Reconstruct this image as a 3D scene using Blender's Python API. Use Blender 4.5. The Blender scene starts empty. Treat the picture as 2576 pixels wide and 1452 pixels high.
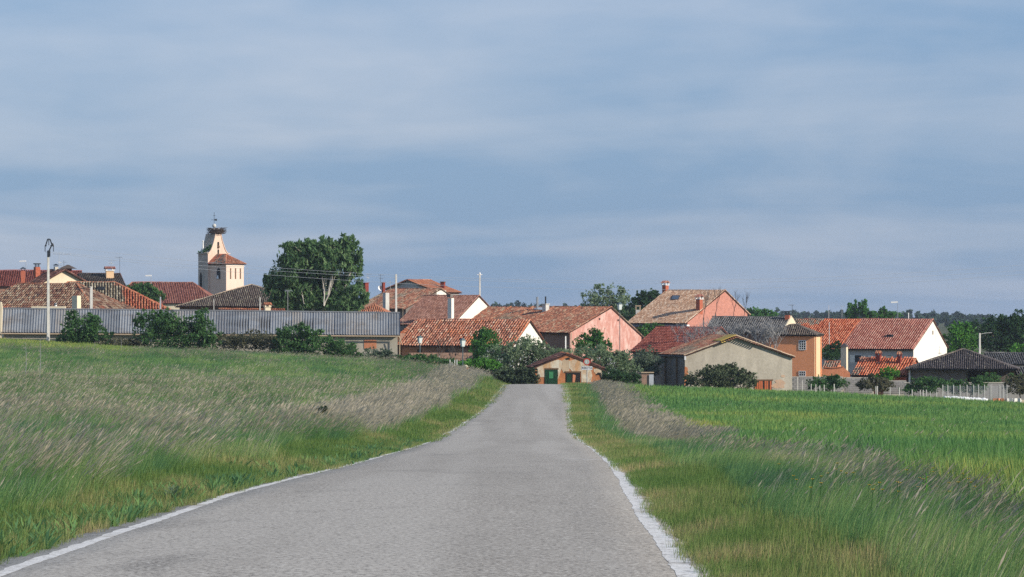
import bpy, math, random
import numpy as np
from mathutils import Vector

random.seed(7)
RNG = np.random.default_rng(11)
SC = bpy.context.scene
COL = SC.collection
R = math.radians

# ------------------------------------------------------------------ camera, sky, sun, exposure
F = 8000.0            # focal length in units of a 2576 px wide picture
CX, HY = 1288.0, 800.0
EYE = 1.65
cam_d = bpy.data.cameras.new('camera')
cam_d.sensor_width = 36.0
cam_d.lens = 36.0 * F / 2576.0
cam_d.clip_start = 0.5
cam_d.clip_end = 20000
cam = bpy.data.objects.new('camera', cam_d)
COL.objects.link(cam)
cam.location = (0, 0, EYE)
cam.rotation_euler = (math.pi / 2 + math.atan((HY - 726.0) / F), 0, 0)
SC.camera = cam

SUN_EL, SUN_AZ = 25.0, 64.0       # azimuth measured from straight behind the camera towards the right
sd = Vector((math.cos(R(SUN_EL)) * math.sin(R(SUN_AZ)), -math.cos(R(SUN_EL)) * math.cos(R(SUN_AZ)), math.sin(R(SUN_EL))))
sun_d = bpy.data.lights.new('sun', 'SUN')
sun_d.energy = 3.4
sun_d.angle = R(0.53)
sun_d.color = (1.0, 0.90, 0.76)
sun = bpy.data.objects.new('sun', sun_d)
COL.objects.link(sun)
sun.rotation_euler = sd.to_track_quat('Z', 'Y').to_euler()
sun.location = (60, -60, 60)

W = bpy.data.worlds.new('World')
SC.world = W
W.use_nodes = True
wn, wl = W.node_tree.nodes, W.node_tree.links
wn.clear()
def wnode(t, **k):
    n = wn.new(t)
    for a, b in k.items():
        setattr(n, a, b)
    return n
sky = wnode('ShaderNodeTexSky', sky_type='NISHITA', sun_disc=False)
sky.sun_elevation = R(SUN_EL)
sky.sun_rotation = math.atan2(sd.x, sd.y)
sky.altitude = 900
sky.air_density = 1.0
sky.dust_density = 0.6
sky.ozone_density = 2.0
# a thin altostratus veil: flat sheets of cloud seen at a low angle, everywhere in the sky alike
tc = wnode('ShaderNodeTexCoord')
sep = wnode('ShaderNodeSeparateXYZ')
wl.new(tc.outputs['Generated'], sep.inputs[0])
zc = wnode('ShaderNodeMath', operation='MAXIMUM'); wl.new(sep.outputs['Z'], zc.inputs[0]); zc.inputs[1].default_value = 0.0
za = wnode('ShaderNodeMath', operation='ADD'); wl.new(zc.outputs[0], za.inputs[0]); za.inputs[1].default_value = 0.10
dx = wnode('ShaderNodeMath', operation='DIVIDE'); wl.new(sep.outputs['X'], dx.inputs[0]); wl.new(za.outputs[0], dx.inputs[1])
dy = wnode('ShaderNodeMath', operation='DIVIDE'); wl.new(sep.outputs['Y'], dy.inputs[0]); wl.new(za.outputs[0], dy.inputs[1])
cmb = wnode('ShaderNodeCombineXYZ'); wl.new(dx.outputs[0], cmb.inputs[0]); wl.new(dy.outputs[0], cmb.inputs[1])
mp = wnode('ShaderNodeMapping'); wl.new(cmb.outputs[0], mp.inputs[0])
mp.inputs['Scale'].default_value = (0.55, 0.8, 1); mp.inputs['Location'].default_value = (20.2, 3.3, 0)
mp.inputs['Rotation'].default_value = (0, 0, 0.16)
n1 = wnode('ShaderNodeTexNoise'); wl.new(mp.outputs[0], n1.inputs['Vector'])
n1.inputs['Scale'].default_value = 1.0; n1.inputs['Detail'].default_value = 5; n1.inputs['Roughness'].default_value = 0.48; n1.inputs['Distortion'].default_value = 0.5
# soft billows inside the sheets
mp2 = wnode('ShaderNodeMapping'); wl.new(tc.outputs['Generated'], mp2.inputs[0]); mp2.inputs['Scale'].default_value = (16, 16, 46); mp2.inputs['Location'].default_value = (23.6, 5.5, 2.7)
n2 = wnode('ShaderNodeTexNoise'); wl.new(mp2.outputs[0], n2.inputs['Vector']); n2.inputs['Scale'].default_value = 1.0; n2.inputs['Detail'].default_value = 6; n2.inputs['Roughness'].default_value = 0.5; n2.inputs['Distortion'].default_value = 0.3
nm = wnode('ShaderNodeMix', data_type='FLOAT'); nm.inputs[0].default_value = 0.33; wl.new(n1.outputs['Fac'], nm.inputs[2]); wl.new(n2.outputs['Fac'], nm.inputs[3])
cr = wnode('ShaderNodeValToRGB'); wl.new(nm.outputs[0], cr.inputs[0])
cr.color_ramp.elements[0].position = 0.41; cr.color_ramp.elements[1].position = 0.66
cr.color_ramp.elements[0].color = (0, 0, 0, 1); cr.color_ramp.elements[1].color = (1, 1, 1, 1)
# far haze bank of the same veil: thickens as the line of sight flattens
el = wnode('ShaderNodeMapRange'); wl.new(zc.outputs[0], el.inputs[0])
el.inputs[1].default_value = 0.0; el.inputs[2].default_value = 0.5; el.inputs[3].default_value = 0.95; el.inputs[4].default_value = 0.55
vcol = wnode('ShaderNodeMix', data_type='RGBA'); wl.new(cr.outputs[0], vcol.inputs[0])
vcol.inputs[6].default_value = (0.78, 1.30, 2.16, 1); vcol.inputs[7].default_value = (1.80, 2.04, 2.60, 1)
mixs = wnode('ShaderNodeMix', data_type='RGBA'); wl.new(el.outputs[0], mixs.inputs[0])
wl.new(sky.outputs[0], mixs.inputs[6]); wl.new(vcol.outputs[2], mixs.inputs[7])
bg = wnode('ShaderNodeBackground'); wl.new(mixs.outputs[2], bg.inputs[0]); bg.inputs[1].default_value = 0.15
wo = wnode('ShaderNodeOutputWorld'); wl.new(bg.outputs[0], wo.inputs[0])

SC.view_settings.view_transform = 'Standard'
SC.view_settings.look = 'None'
SC.view_settings.exposure = 0.62
SC.view_settings.gamma = 1.0
SC.view_settings.use_curve_mapping = False
SC.cycles.use_denoising = False
SC.cycles.max_bounces = 6
SC.cycles.diffuse_bounces = 3
SC.cycles.glossy_bounces = 2
SC.cycles.transmission_bounces = 3
SC.cycles.transparent_max_bounces = 8
SC.cycles.caustics_reflective = False
SC.cycles.caustics_refractive = False
SC.render.film_transparent = False

# ------------------------------------------------------------------ helpers: noise, layout
def vnoise(x, y, seed=0):
    x = np.asarray(x, float); y = np.asarray(y, float)
    xi = np.floor(x).astype(np.int64); yi = np.floor(y).astype(np.int64)
    fx = x - xi; fy = y - yi
    fx = fx * fx * (3 - 2 * fx); fy = fy * fy * (3 - 2 * fy)
    def h(a, b):
        n = (a * 374761393 + b * 668265263 + seed * 974634777) & 0x7fffffff
        n = ((n ^ (n >> 13)) * 1274126177) & 0x7fffffff
        return ((n ^ (n >> 16)) & 0xffff) / 65535.0
    return (h(xi, yi) * (1 - fx) + h(xi + 1, yi) * fx) * (1 - fy) + (h(xi, yi + 1) * (1 - fx) + h(xi + 1, yi + 1) * fx) * fy
def fbm(x, y, seed=0):
    return (vnoise(x, y, seed) * .55 + vnoise(x * 2.1 + 7, y * 2.1 + 3, seed + 1) * .28 + vnoise(x * 4.3 + 1, y * 4.3 + 9, seed + 2) * .17)
def pchip(xs, ys):
    xs = np.array(xs, float); ys = np.array(ys, float)
    h = np.diff(xs); dl = np.diff(ys) / h
    m = np.zeros(len(xs)); m[0] = dl[0]; m[-1] = dl[-1]
    for i in range(1, len(xs) - 1):
        if dl[i - 1] * dl[i] > 0:
            w1 = 2 * h[i] + h[i - 1]; w2 = h[i] + 2 * h[i - 1]
            m[i] = (w1 + w2) / (w1 / dl[i - 1] + w2 / dl[i])
    def f(x):
        x = np.clip(np.asarray(x, float), xs[0], xs[-1])
        i = np.clip(np.searchsorted(xs, x, side='right') - 1, 0, len(xs) - 2)
        t = (x - xs[i]) / h[i]
        return ((1 + 2 * t) * (1 - t) ** 2 * ys[i] + t * (1 - t) ** 2 * h[i] * m[i] + t * t * (3 - 2 * t) * ys[i + 1] + t * t * (t - 1) * h[i] * m[i + 1])
    return f
# the road runs downhill from the camera, flattens on a rise and drops into the village
drop = pchip([-60, 0, 21, 26, 31, 37, 41, 61, 87, 104, 135, 178, 212, 231, 246, 262, 285, 320, 400, 600, 1000, 1500, 2500, 7000],
             [1.45, 1.52, 1.70, 1.81, 1.92, 2.03, 2.14, 2.72, 3.47, 3.93, 4.48, 4.86, 4.87, 4.90, 5.15, 5.75, 6.5, 6.9, 7.2, 7.0, 6.0, 4.5, 3.0, 1.5])
xroad = pchip([-60, 21, 26, 31, 37, 41, 61, 87, 104, 135, 178, 230, 262, 400], [-1.2, -1.10, -1.05, -1.0, -.88, -.80, -.45, -.2, -.12, .22, .92, 1.62, 1.9, 2.1])
bankB = pchip([-60, 20, 60, 100, 150, 200, 240, 275, 307, 400], [.1, .1, .25, .5, .85, 1.05, 1.15, 1.3, 1.8, 2.0])
slopeC = pchip([-60, 20, 100, 200, 270, 307, 500], [.005, .01, .026, .040, .048, .056, .04])
dropR = pchip([-60, 40, 110, 200, 300, 500], [0, .02, .25, .42, .42, .3])
slopeR = pchip([-60, 60, 150, 240, 300, 500], [0, .004, .018, .036, .042, .02])
def ground(X, Y):
    X = np.asarray(X, float); Y = np.asarray(Y, float)
    off = X - xroad(Y)
    oL = np.clip(-off - 2.75, 0, 70); oR = np.clip(off - 2.75, 0, 70)
    fade = np.clip((1200 - Y) / 700, 0, 1)
    far_r = np.clip((Y - 140) / 80, 0, 1) *   .00062 * np.clip(oR - 12, 0, 40) ** 2
    lat = -far_r + bankB(Y) * (1 - np.exp(-oL / 4)) + slopeC(Y) * oL - dropR(Y) * (1 - np.exp(-oR / 2)) - slopeR(Y) * oR
    bump = (fbm(X / 3.1, Y / 5.0, 5) - .5) * .22 * np.clip((oL + oR) / 2, 0, 1)
    return EYE - drop(Y) + (lat + bump) * fade
def gz(x, y):
    return float(ground(x, y))
def P(x, y, d):
    """world point seen at picture position x, y (2576 wide) at distance d"""
    return Vector(((x - CX) / F * d, d, EYE - (y - HY) / F * d))

# ------------------------------------------------------------------ helpers: objects
def tag(o, label=None, cat=None, group=None, kind=None):
    if label: o['label'] = label
    if cat: o['category'] = cat
    if group: o['group'] = group
    if kind: o['kind'] = kind
    return o
def empty(name, loc, label=None, cat=None, group=None):
    o = bpy.data.objects.new(name, None)
    o.empty_display_size = 0.5
    COL.objects.link(o)
    o.location = loc
    return tag(o, label, cat, group)
def mesh(name, verts, faces, mats, parent=None, smooth=False, idx=None, kind=None):
    """verts in world coordinates; the object sits at its parent's origin (or the world's)"""
    v = np.asarray(verts, float)
    me = bpy.data.meshes.new(name)
    me.from_pydata(v.tolist(), [], faces if isinstance(faces, list) else faces.tolist())
    for m in (mats if isinstance(mats, (list, tuple)) else [mats]):
        me.materials.append(m)
    if smooth:
        me.polygons.foreach_set('use_smooth', [True] * len(me.polygons))
    if idx is not None:
        me.polygons.foreach_set('material_index', idx)
    me.update()
    o = bpy.data.objects.new(name, me)
    COL.objects.link(o)
    if parent is not None:
        o.parent = parent
        root = parent
        while root.parent is not None:
            root = root.parent
        if len(v):
            me.transform(__import__('mathutils').Matrix.Translation(-root.location))
    if kind: o['kind'] = kind
    return o
class MB:
    """collects shapes, world coordinates, builds ONE mesh object"""
    def __init__(s): s.v = []; s.f = []; s.m = []
    def add(s, v, f, m=0):
        n = len(s.v)
        s.v += [tuple(p) for p in v]
        s.f += [tuple(i + n for i in q) for q in f]
        s.m += [m] * len(f)
        return s
    def box(s, c, size, yaw=0, m=0, taper=1.0):
        """c centre of the base"""
        ca, sa = math.cos(yaw), math.sin(yaw)
        v = []
        for z, k in ((0, 1), (size[2], taper)):
            for a, b in ((-1, -1), (1, -1), (1, 1), (-1, 1)):
                x, y = a * size[0] / 2 * k, b * size[1] / 2 * k
                v.append((c[0] + x * ca - y * sa, c[1] + x * sa + y * ca, c[2] + z))
        return s.add(v, [(3, 2, 1, 0), (4, 5, 6, 7), (0, 1, 5, 4), (1, 2, 6, 5), (2, 3, 7, 6), (3, 0, 4, 7)], m)
    def tube(s, pts, radii, sides=6, m=0, caps=True):
        pts = [Vector(p) for p in pts]
        if not isinstance(radii, (list, tuple)): radii = [radii] * len(pts)
        rings = []
        v = []
        for i, p in enumerate(pts):
            t = (pts[min(i + 1, len(pts) - 1)] - pts[max(i - 1, 0)])
            t = t.normalized() if t.length > 1e-9 else Vector((0, 0, 1))
            a = t.orthogonal().normalized() if abs(t.z) > .95 else t.cross(Vector((0, 0, 1))).normalized()
            b = t.cross(a).normalized()
            for k in range(sides):
                q = 2 * math.pi * k / sides
                v.append(p + (a * math.cos(q) + b * math.sin(q)) * radii[i])
        f = []
        for i in range(len(pts) - 1):
            for k in range(sides):
                k2 = (k + 1) % sides
                f.append((i * sides + k, i * sides + k2, (i + 1) * sides + k2, (i + 1) * sides + k))
        if caps:
            f.append(tuple(range(sides - 1, -1, -1)))
            f.append(tuple((len(pts) - 1) * sides + k for k in range(sides)))
        return s.add(v, f, m)
    def prism(s, poly, vec, m=0):
        """poly: 3D points of a face, extruded by vec"""
        n = len(poly); vec = Vector(vec)
        v = [Vector(p) for p in poly] + [Vector(p) + vec for p in poly]
        f = [tuple(range(n - 1, -1, -1)), tuple(range(n, 2 * n))]
        f += [(i, (i + 1) % n, n + (i + 1) % n, n + i) for i in range(n)]
        return s.add(v, f, m)
    def cone(s, c, r, h, sides=8, r2=0.0, m=0):
        v = [(c[0] + r * math.cos(2 * math.pi * k / sides), c[1] + r * math.sin(2 * math.pi * k / sides), c[2]) for k in range(sides)]
        v += [(c[0] + r2 * math.cos(2 * math.pi * k / sides), c[1] + r2 * math.sin(2 * math.pi * k / sides), c[2] + h) for k in range(sides)]
        f = [tuple(range(sides - 1, -1, -1)), tuple(range(sides, 2 * sides))]
        f += [(k, (k + 1) % sides, sides + (k + 1) % sides, sides + k) for k in range(sides)]
        return s.add(v, f, m)
    def ball(s, c, r, m=0, squash=1.0, seg=8):
        v = []; f = []
        for i in range(1, seg):
            for k in range(seg):
                a = math.pi * i / seg; q = 2 * math.pi * k / seg
                v.append((c[0] + r * math.sin(a) * math.cos(q), c[1] + r * math.sin(a) * math.sin(q), c[2] + r * squash * math.cos(a)))
        for i in range(seg - 2):
            for k in range(seg):
                f.append((i * seg + k, (i + 1) * seg + k, (i + 1) * seg + (k + 1) % seg, i * seg + (k + 1) % seg))
        v.append((c[0], c[1], c[2] + r * squash)); v.append((c[0], c[1], c[2] - r * squash))
        for k in range(seg):
            f.append((len(v) - 2, k, (k + 1) % seg)); f.append((len(v) - 1, (seg - 2) * seg + (k + 1) % seg, (seg - 2) * seg + k))
        return s.add(v, f, m)
    def build(s, name, mats, parent=None, smooth=False, kind=None):
        return mesh(name, s.v, s.f, mats, parent, smooth, s.m, kind)

# ------------------------------------------------------------------ materials
MATS = {}
def newmat(name):
    m = bpy.data.materials.new(name); m.use_nodes = True
    nt = m.node_tree
    b = nt.nodes['Principled BSDF']
    b.inputs['Specular IOR Level'].default_value = 0.15
    return m, nt.nodes, nt.links, b
def node(ns, t, **k):
    n = ns.new(t)
    for a, b in k.items(): setattr(n, a, b)
    return n
def ramp(ns, stops, interp='LINEAR'):
    r = ns.new('ShaderNodeValToRGB')
    e = r.color_ramp.elements
    while len(e) < len(stops): e.new(0.5)
    r.color_ramp.interpolation = interp
    for i, (p, c) in enumerate(stops):
        e[i].position = p; e[i].color = (*c, 1)
    return r
def mixc(ns, ls, fac, a, b, mode='MIX'):
    m = ns.new('ShaderNodeMix'); m.data_type = 'RGBA'; m.blend_type = mode
    for sock, v in ((0, fac), (6, a), (7, b)):
        if hasattr(v, 'is_linked') or hasattr(v, 'links'): ls.new(v, m.inputs[sock])
        elif sock == 0: m.inputs[0].default_value = v
        else: m.inputs[sock].default_value = (*v, 1)
    return m.outputs[2]
def pos_noise(ns, ls, scale, detail=3, rough=.55, stretch=(1, 1, 1), dist=0.0):
    g = ns.new('ShaderNodeNewGeometry')
    mp = ns.new('ShaderNodeMapping'); ls.new(g.outputs['Position'], mp.inputs[0]); mp.inputs['Scale'].default_value = stretch
    n = ns.new('ShaderNodeTexNoise'); ls.new(mp.outputs[0], n.inputs['Vector'])
    n.inputs['Scale'].default_value = scale; n.inputs['Detail'].default_value = detail; n.inputs['Roughness'].default_value = rough; n.inputs['Distortion'].default_value = dist
    return n.outputs['Fac']
def rng_fac(ns, ls, v, lo, hi):
    m = ns.new('ShaderNodeMapRange'); ls.new(v, m.inputs[0]); m.inputs[1].default_value = lo; m.inputs[2].default_value = hi
    return m.outputs[0]
def plain(name, col, rough=.8, var=.25, scale=4, metal=0):
    m, ns, ls, b = newmat(name)
    f = pos_noise(ns, ls, scale, 4)
    c = mixc(ns, ls, f, tuple(x * (1 - var) for x in col), tuple(min(1, x * (1 + var)) for x in col))
    ls.new(c, b.inputs['Base Color']); b.inputs['Roughness'].default_value = rough; b.inputs['Metallic'].default_value = metal
    MATS[name] = m
    return m
def plaster(name, col, col2, scale=.6, lo=.4, hi=.7, grain=.18, streak=False, bump=.25):
    m, ns, ls, b = newmat(name)
    f = rng_fac(ns, ls, pos_noise(ns, ls, scale, 6, .6, (1, 1, .35) if streak else (1, 1, 1), .6), lo, hi)
    c = mixc(ns, ls, f, col, col2)
    g = pos_noise(ns, ls, 5.0, 6, .7)
    gm = ns.new('ShaderNodeMapRange'); ls.new(g, gm.inputs[0]); gm.inputs[1].default_value = .25; gm.inputs[2].default_value = .75; gm.inputs[3].default_value = 1 - grain; gm.inputs[4].default_value = 1 + grain
    cc = ns.new('ShaderNodeMix'); cc.data_type = 'RGBA'; cc.blend_type = 'MULTIPLY'; cc.inputs[0].default_value = 1
    ls.new(c, cc.inputs[6]); ls.new(gm.outputs[0], cc.inputs[7])
    ls.new(cc.outputs[2], b.inputs['Base Color']); b.inputs['Roughness'].default_value = .92
    bp = ns.new('ShaderNodeBump'); bp.inputs['Strength'].default_value = bump; bp.inputs['Distance'].default_value = .05
    ls.new(g, bp.inputs['Height']); ls.new(bp.outputs[0], b.inputs['Normal'])
    MATS[name] = m
    return m
def tilemat(name, stops, patch=None, pscale=.35, lo=.45, hi=.6, dirt=.35, axis_fade=None):
    k_ = 1.15 if name in ('t_front', 't_brown', 't_rust', 't_bright', 't_old') else 1.0
    stops = [(p, tuple(x * k_ for x in c)) for p, c in stops]; patch = patch and [(p, tuple(x * k_ for x in c)) for p, c in patch]
    """clay tiles: every tile its own shade, weathered patches over several tiles"""
    m, ns, ls, b = newmat(name)
    g = ns.new('ShaderNodeNewGeometry'); oi = ns.new('ShaderNodeObjectInfo')
    a = node(ns, 'ShaderNodeMath', operation='ADD'); ls.new(g.outputs['Random Per Island'], a.inputs[0]); ls.new(oi.outputs['Random'], a.inputs[1])
    fr = node(ns, 'ShaderNodeMath', operation='FRACT'); ls.new(a.outputs[0], fr.inputs[0])
    r = ramp(ns, stops); ls.new(fr.outputs[0], r.inputs[0])
    c = r.outputs[0]
    if patch:
        r2 = ramp(ns, patch); ls.new(fr.outputs[0], r2.inputs[0])
        pf = pos_noise(ns, ls, pscale, 4, .6)
        if axis_fade:
            sx = ns.new('ShaderNodeSeparateXYZ'); ls.new(g.outputs['Position'], sx.inputs[0])
            ax, p0, p1, amt = axis_fade
            mr = ns.new('ShaderNodeMapRange'); ls.new(sx.outputs[ax], mr.inputs[0]); mr.inputs[1].default_value = p0; mr.inputs[2].default_value = p1
            mr.inputs[3].default_value = -amt; mr.inputs[4].default_value = amt
            ad = node(ns, 'ShaderNodeMath', operation='ADD'); ls.new(pf, ad.inputs[0]); ls.new(mr.outputs[0], ad.inputs[1]); pf = ad.outputs[0]
        c = mixc(ns, ls, rng_fac(ns, ls, pf, lo, hi), c, r2.outputs[0])
    d = pos_noise(ns, ls, 9, 3, .6)
    dm = ns.new('ShaderNodeMapRange'); ls.new(d, dm.inputs[0]); dm.inputs[1].default_value = .3; dm.inputs[2].default_value = .7; dm.inputs[3].default_value = 1 - dirt; dm.inputs[4].default_value = 1 + dirt * .5
    cc = ns.new('ShaderNodeMix'); cc.data_type = 'RGBA'; cc.blend_type = 'MULTIPLY'; cc.inputs[0].default_value = 1
    ls.new(c, cc.inputs[6]); ls.new(dm.outputs[0], cc.inputs[7])
    ls.new(cc.outputs[2], b.inputs['Base Color']); b.inputs['Roughness'].default_value = .9
    MATS[name] = m
    return m
LK = 2.3
def leafmat(name, c1, c2, c3=None, trans=.5):
    c1, c2, c3 = [tuple(min(.9, x * LK) for x in c) for c in (c1, c2, c3 or c2)]
    m, ns, ls, b = newmat(name)
    g = ns.new('ShaderNodeNewGeometry')
    st = [(0, c1), (.6, c2), (1, c3 or c2)]
    r = ramp(ns, st); ls.new(g.outputs['Random Per Island'], r.inputs[0])
    n = rng_fac(ns, ls, pos_noise(ns, ls, .9, 2), .3, .7)
    c = mixc(ns, ls, n, tuple(x * .7 for x in c1), r.outputs[0])
    ls.new(c, b.inputs['Base Color']); b.inputs['Roughness'].default_value = .75
    t = ns.new('ShaderNodeBsdfTranslucent'); ls.new(c, t.inputs[0])
    mx = ns.new('ShaderNodeMixShader'); mx.inputs[0].default_value = trans
    ls.new(b.outputs[0], mx.inputs[1]); ls.new(t.outputs[0], mx.inputs[2])
    ls.new(mx.outputs[0], ns['Material Output'].inputs[0])
    MATS[name] = m
    return m
def grassmat(name, stops, trans=.45, rnd=.35):
    """blade colour from the tuft's own tint plus a little per blade"""
    m, ns, ls, b = newmat(name)
    at = ns.new('ShaderNodeAttribute'); at.attribute_type = 'INSTANCER'; at.attribute_name = 'tint'
    g = ns.new('ShaderNodeNewGeometry')
    mu = node(ns, 'ShaderNodeMath', operation='MULTIPLY_ADD'); ls.new(g.outputs['Random Per Island'], mu.inputs[0]); mu.inputs[1].default_value = rnd; ls.new(at.outputs['Fac'], mu.inputs[2])
    sb = node(ns, 'ShaderNodeMath', operation='SUBTRACT'); ls.new(mu.outputs[0], sb.inputs[0]); sb.inputs[1].default_value = rnd / 2
    r = ramp(ns, stops); ls.new(sb.outputs[0], r.inputs[0])
    ls.new(r.outputs[0], b.inputs['Base Color']); b.inputs['Roughness'].default_value = .7
    t = ns.new('ShaderNodeBsdfTranslucent'); ls.new(r.outputs[0], t.inputs[0])
    mx = ns.new('ShaderNodeMixShader'); mx.inputs[0].default_value = trans
    ls.new(b.outputs[0], mx.inputs[1]); ls.new(t.outputs[0], mx.inputs[2])
    ls.new(mx.outputs[0], ns['Material Output'].inputs[0])
    MATS[name] = m
    return m

# tile palettes
_red, _or, _pk, _br, _ol, _dk, _tan, _gy = (.34, .085, .05), (.50, .17, .075), (.46, .19, .135), (.20, .095, .065), (.24, .20, .13), (.085, .06, .052), (.47, .29, .17), (.15, .14, .13)
_lich = (.42, .38, .27)
tilemat('t_front', [(0, _br), (.3, (.36, .14, .085)), (.65, (.46, .20, .13)), (.9, (.5, .3, .21)), (1, (.52, .36, .26))], [(0, (.42, .13, .06)), (.5, _or), (1, (.5, .24, .15))], .3, .5, .62, .4)
tilemat('t_old', [(0, _dk), (.25, _br), (.5, (.26, .155, .10)), (.8, (.31, .205, .14)), (1, (.38, .31, .22))], [(0, _red), (.4, (.40, .14, .08)), (.75, (.30, .17, .11)), (1, _or)], .33, .50, .62, .45, (2, 1.2, 3.6, -.14))
tilemat('t_old2', [(0, (.13, .10, .07)), (.4, (.24, .20, .14)), (.75, (.34, .30, .215)), (1, (.42, .37, .27))], [(0, (.30, .085, .05)), (.5, (.42, .13, .07)), (1, (.48, .2, .11))], .2, .46, .52, .4, (0, -47, -41, .22))
tilemat('t_dark', [(0, (.09, .072, .062)), (.5, (.155, .12, .10)), (.85, (.20, .165, .135)), (1, (.3, .27, .2))], [(0, (.12, .10, .085)), (1, (.2, .17, .135))], .4, .5, .65, .3)
tilemat('t_pavilion', [(0, (.075, .065, .065)), (.5, (.115, .098, .10)), (.88, (.15, .13, .125)), (1, (.30, .27, .22))], None, dirt=.3)
tilemat('t_grey', [(0, (.10, .095, .092)), (.5, (.165, .16, .155)), (1, (.25, .24, .23))], None, dirt=.35)
tilemat('t_tan', [(0, (.42, .25, .16)), (.5, (.58, .37, .245)), (.85, (.68, .48, .34)), (1, (.74, .58, .44))], None, dirt=.25)
tilemat('t_pinkbrown', [(0, (.27, .13, .095)), (.5, (.38, .19, .14)), (1, (.46, .26, .20))], None, dirt=.25)
tilemat('t_wine', [(0, (.23, .065, .05)), (.5, (.32, .095, .07)), (1, (.40, .14, .105))], None, dirt=.25)
tilemat('t_brown', [(0, _br), (.4, (.33, .13, .08)), (.75, (.40, .19, .12)), (1, (.40, .31, .21))], [(0, (.14, .11, .085)), (.5, (.22, .16, .11)), (1, (.38, .31, .22))], .25, .50, .62, .35)
tilemat('t_rust', [(0, (.30, .10, .055)), (.5, (.44, .17, .09)), (1, (.50, .24, .14))], [(0, (.22, .10, .065)), (1, (.38, .2, .13))], .4, .5, .65, .35)
tilemat('t_pink', [(0, (.36, .13, .095)), (.5, (.48, .20, .15)), (1, (.56, .29, .22))], None, dirt=.2)
tilemat('t_bright', [(0, (.34, .08, .04)), (.45, (.55, .155, .075)), (1, (.60, .24, .14))], [(0, (.12, .09, .075)), (.5, (.30, .25, .19)), (1, (.4, .15, .09))], .3, .52, .56, .35, (0, 39, 34.5, .16))
tilemat('t_nave', [(0, (.19, .07, .055)), (.5, (.27, .105, .08)), (1, (.34, .15, .115))], None, dirt=.3)
tilemat('t_darkred', [(0, (.07, .04, .035)), (.5, (.14, .065, .05)), (.85, (.22, .09, .065)), (1, (.36, .22, .17))], [(0, (.05, .035, .03)), (1, (.12, .06, .05))], .4, .5, .65, .35)
tilemat('t_yellow', [(0, (.50, .34, .08)), (1, (.62, .45, .14))], None, dirt=.2)
tilemat('sheet', [(0, (.175, .19, .205)), (.4, (.22, .236, .252)), (.8, (.27, .285, .298)), (1, (.27, .26, .245))], [(0, (.15, .155, .165)), (.6, (.20, .205, .21)), (1, (.23, .20, .17))], .45, .46, .64, .35)
plaster('bed', (.085, .042, .032), (.05, .03, .025), 1.5)
plaster('bed_grey', (.05, .046, .043), (.035, .032, .03), 1.5)
plaster('belfry', (.76, .60, .49), (.66, .51, .41), .5, .4, .8, .08, True)
plaster('white', (.80, .76, .68), (.70, .64, .55), .35, .55, .9, .05)
plaster('cream', (.76, .66, .48), (.60, .50, .36), .5, .45, .8, .1, True)
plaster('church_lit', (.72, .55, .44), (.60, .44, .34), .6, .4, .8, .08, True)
plaster('church_pink', (.80, .56, .41), (.70, .51, .39), .35, .4, .7, .08)
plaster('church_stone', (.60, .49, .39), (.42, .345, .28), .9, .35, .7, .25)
plaster('rose', (.54, .27, .22), (.68, .46, .40), 2.6, .44, .66, .16, True)
plaster('brickpink', (.54, .245, .185), (.44, .20, .155), 2.2, .4, .7, .3)
plaster('barn', (.46, .42, .345), (.33, .30, .245), .8, .38, .72, .16, True)
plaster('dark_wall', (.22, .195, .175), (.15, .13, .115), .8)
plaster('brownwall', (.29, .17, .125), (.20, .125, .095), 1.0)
plaster('greywall', (.50, .47, .44), (.36, .34, .32), .7)
plaster('block', (.36, .345, .325), (.27, .255, .24), .9, .35, .7, .2)
plaster('orange', (.88, .37, .18), (.82, .33, .155), .5, .4, .75, .08)
plaster('peach', (.80, .55, .33), (.74, .50, .30), .5, .4, .75, .06)
plaster('stonewall', (.40, .25, .18), (.30, .20, .15), 2.5, .4, .65, .3)
plaster('ruinplaster', (.60, .55, .44), (.50, .30, .16), 1.7, .42, .64, .25, True)
plaster('ruinbrick', (.50, .20, .085), (.36, .145, .07), 2.0, .4, .7, .3)
plaster('barnbrick', (.47, .345, .25), (.46, .29, .19), 2.5, .4, .7, .2)
plaster('bricked', (.58, .24, .13), (.50, .2, .11), 3.0, .4, .7, .2)
plaster('redbrick', (.46, .135, .075), (.38, .115, .07), 3.0, .4, .7, .25)
plaster('darkred', (.26, .055, .04), (.2, .05, .04), 3.0, .4, .7, .2)
plaster('concrete', (.58, .57, .53), (.46, .45, .42), 1.5, .4, .7, .12)
plain('mortar', (.52, .48, .40))
plain('verge', (.50, .38, .26), var=.35)
plain('dark_metal', (.035, .04, .048), .5)
plain('steel', (.42, .44, .46), .4, metal=.6)
plain('whitepaint', (.80, .80, .78), .5, .08)
plain('dim_glass', (.03, .035, .04), .15)
plain('skyglass', (.10, .13, .17), .12)
plain('opening_shade', (.025, .022, .02), .9)  # near-black plates: the shade inside openings put into the colour
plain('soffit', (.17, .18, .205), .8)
plain('wood', (.16, .10, .06))
plain('greendoor', (.045, .20, .085), .6, .4)
plain('greendark', (.010, .045, .022), .6, .4)
plain('rustwood', (.42, .12, .05), .8, .4, 8)
plain('bark', (.20, .17, .14), .9)
plain('palebark', (.52, .48, .42), .9)
plain('twig', (.30, .30, .30), .9, .4, 3)
plain('darktwig', (.10, .085, .075), .9, .4, 3)
plain('nestwood', (.10, .075, .06), .95, .5, 6)
plain('sign_red', (.48, .04, .035), .5, .08)
plain('sign_white', (.78, .79, .80), .5, .05)
plain('sign_black', (.02, .02, .025), .5, .1)
plain('sign_faded', (.42, .46, .42), .6, .15, 9)
plain('lantern_glass', (.62, .68, .66), .3, .1)
plain('lantern_metal', (.10, .14, .15), .5)
plain('tarp', (.80, .80, .80), .6, .08)
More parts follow.
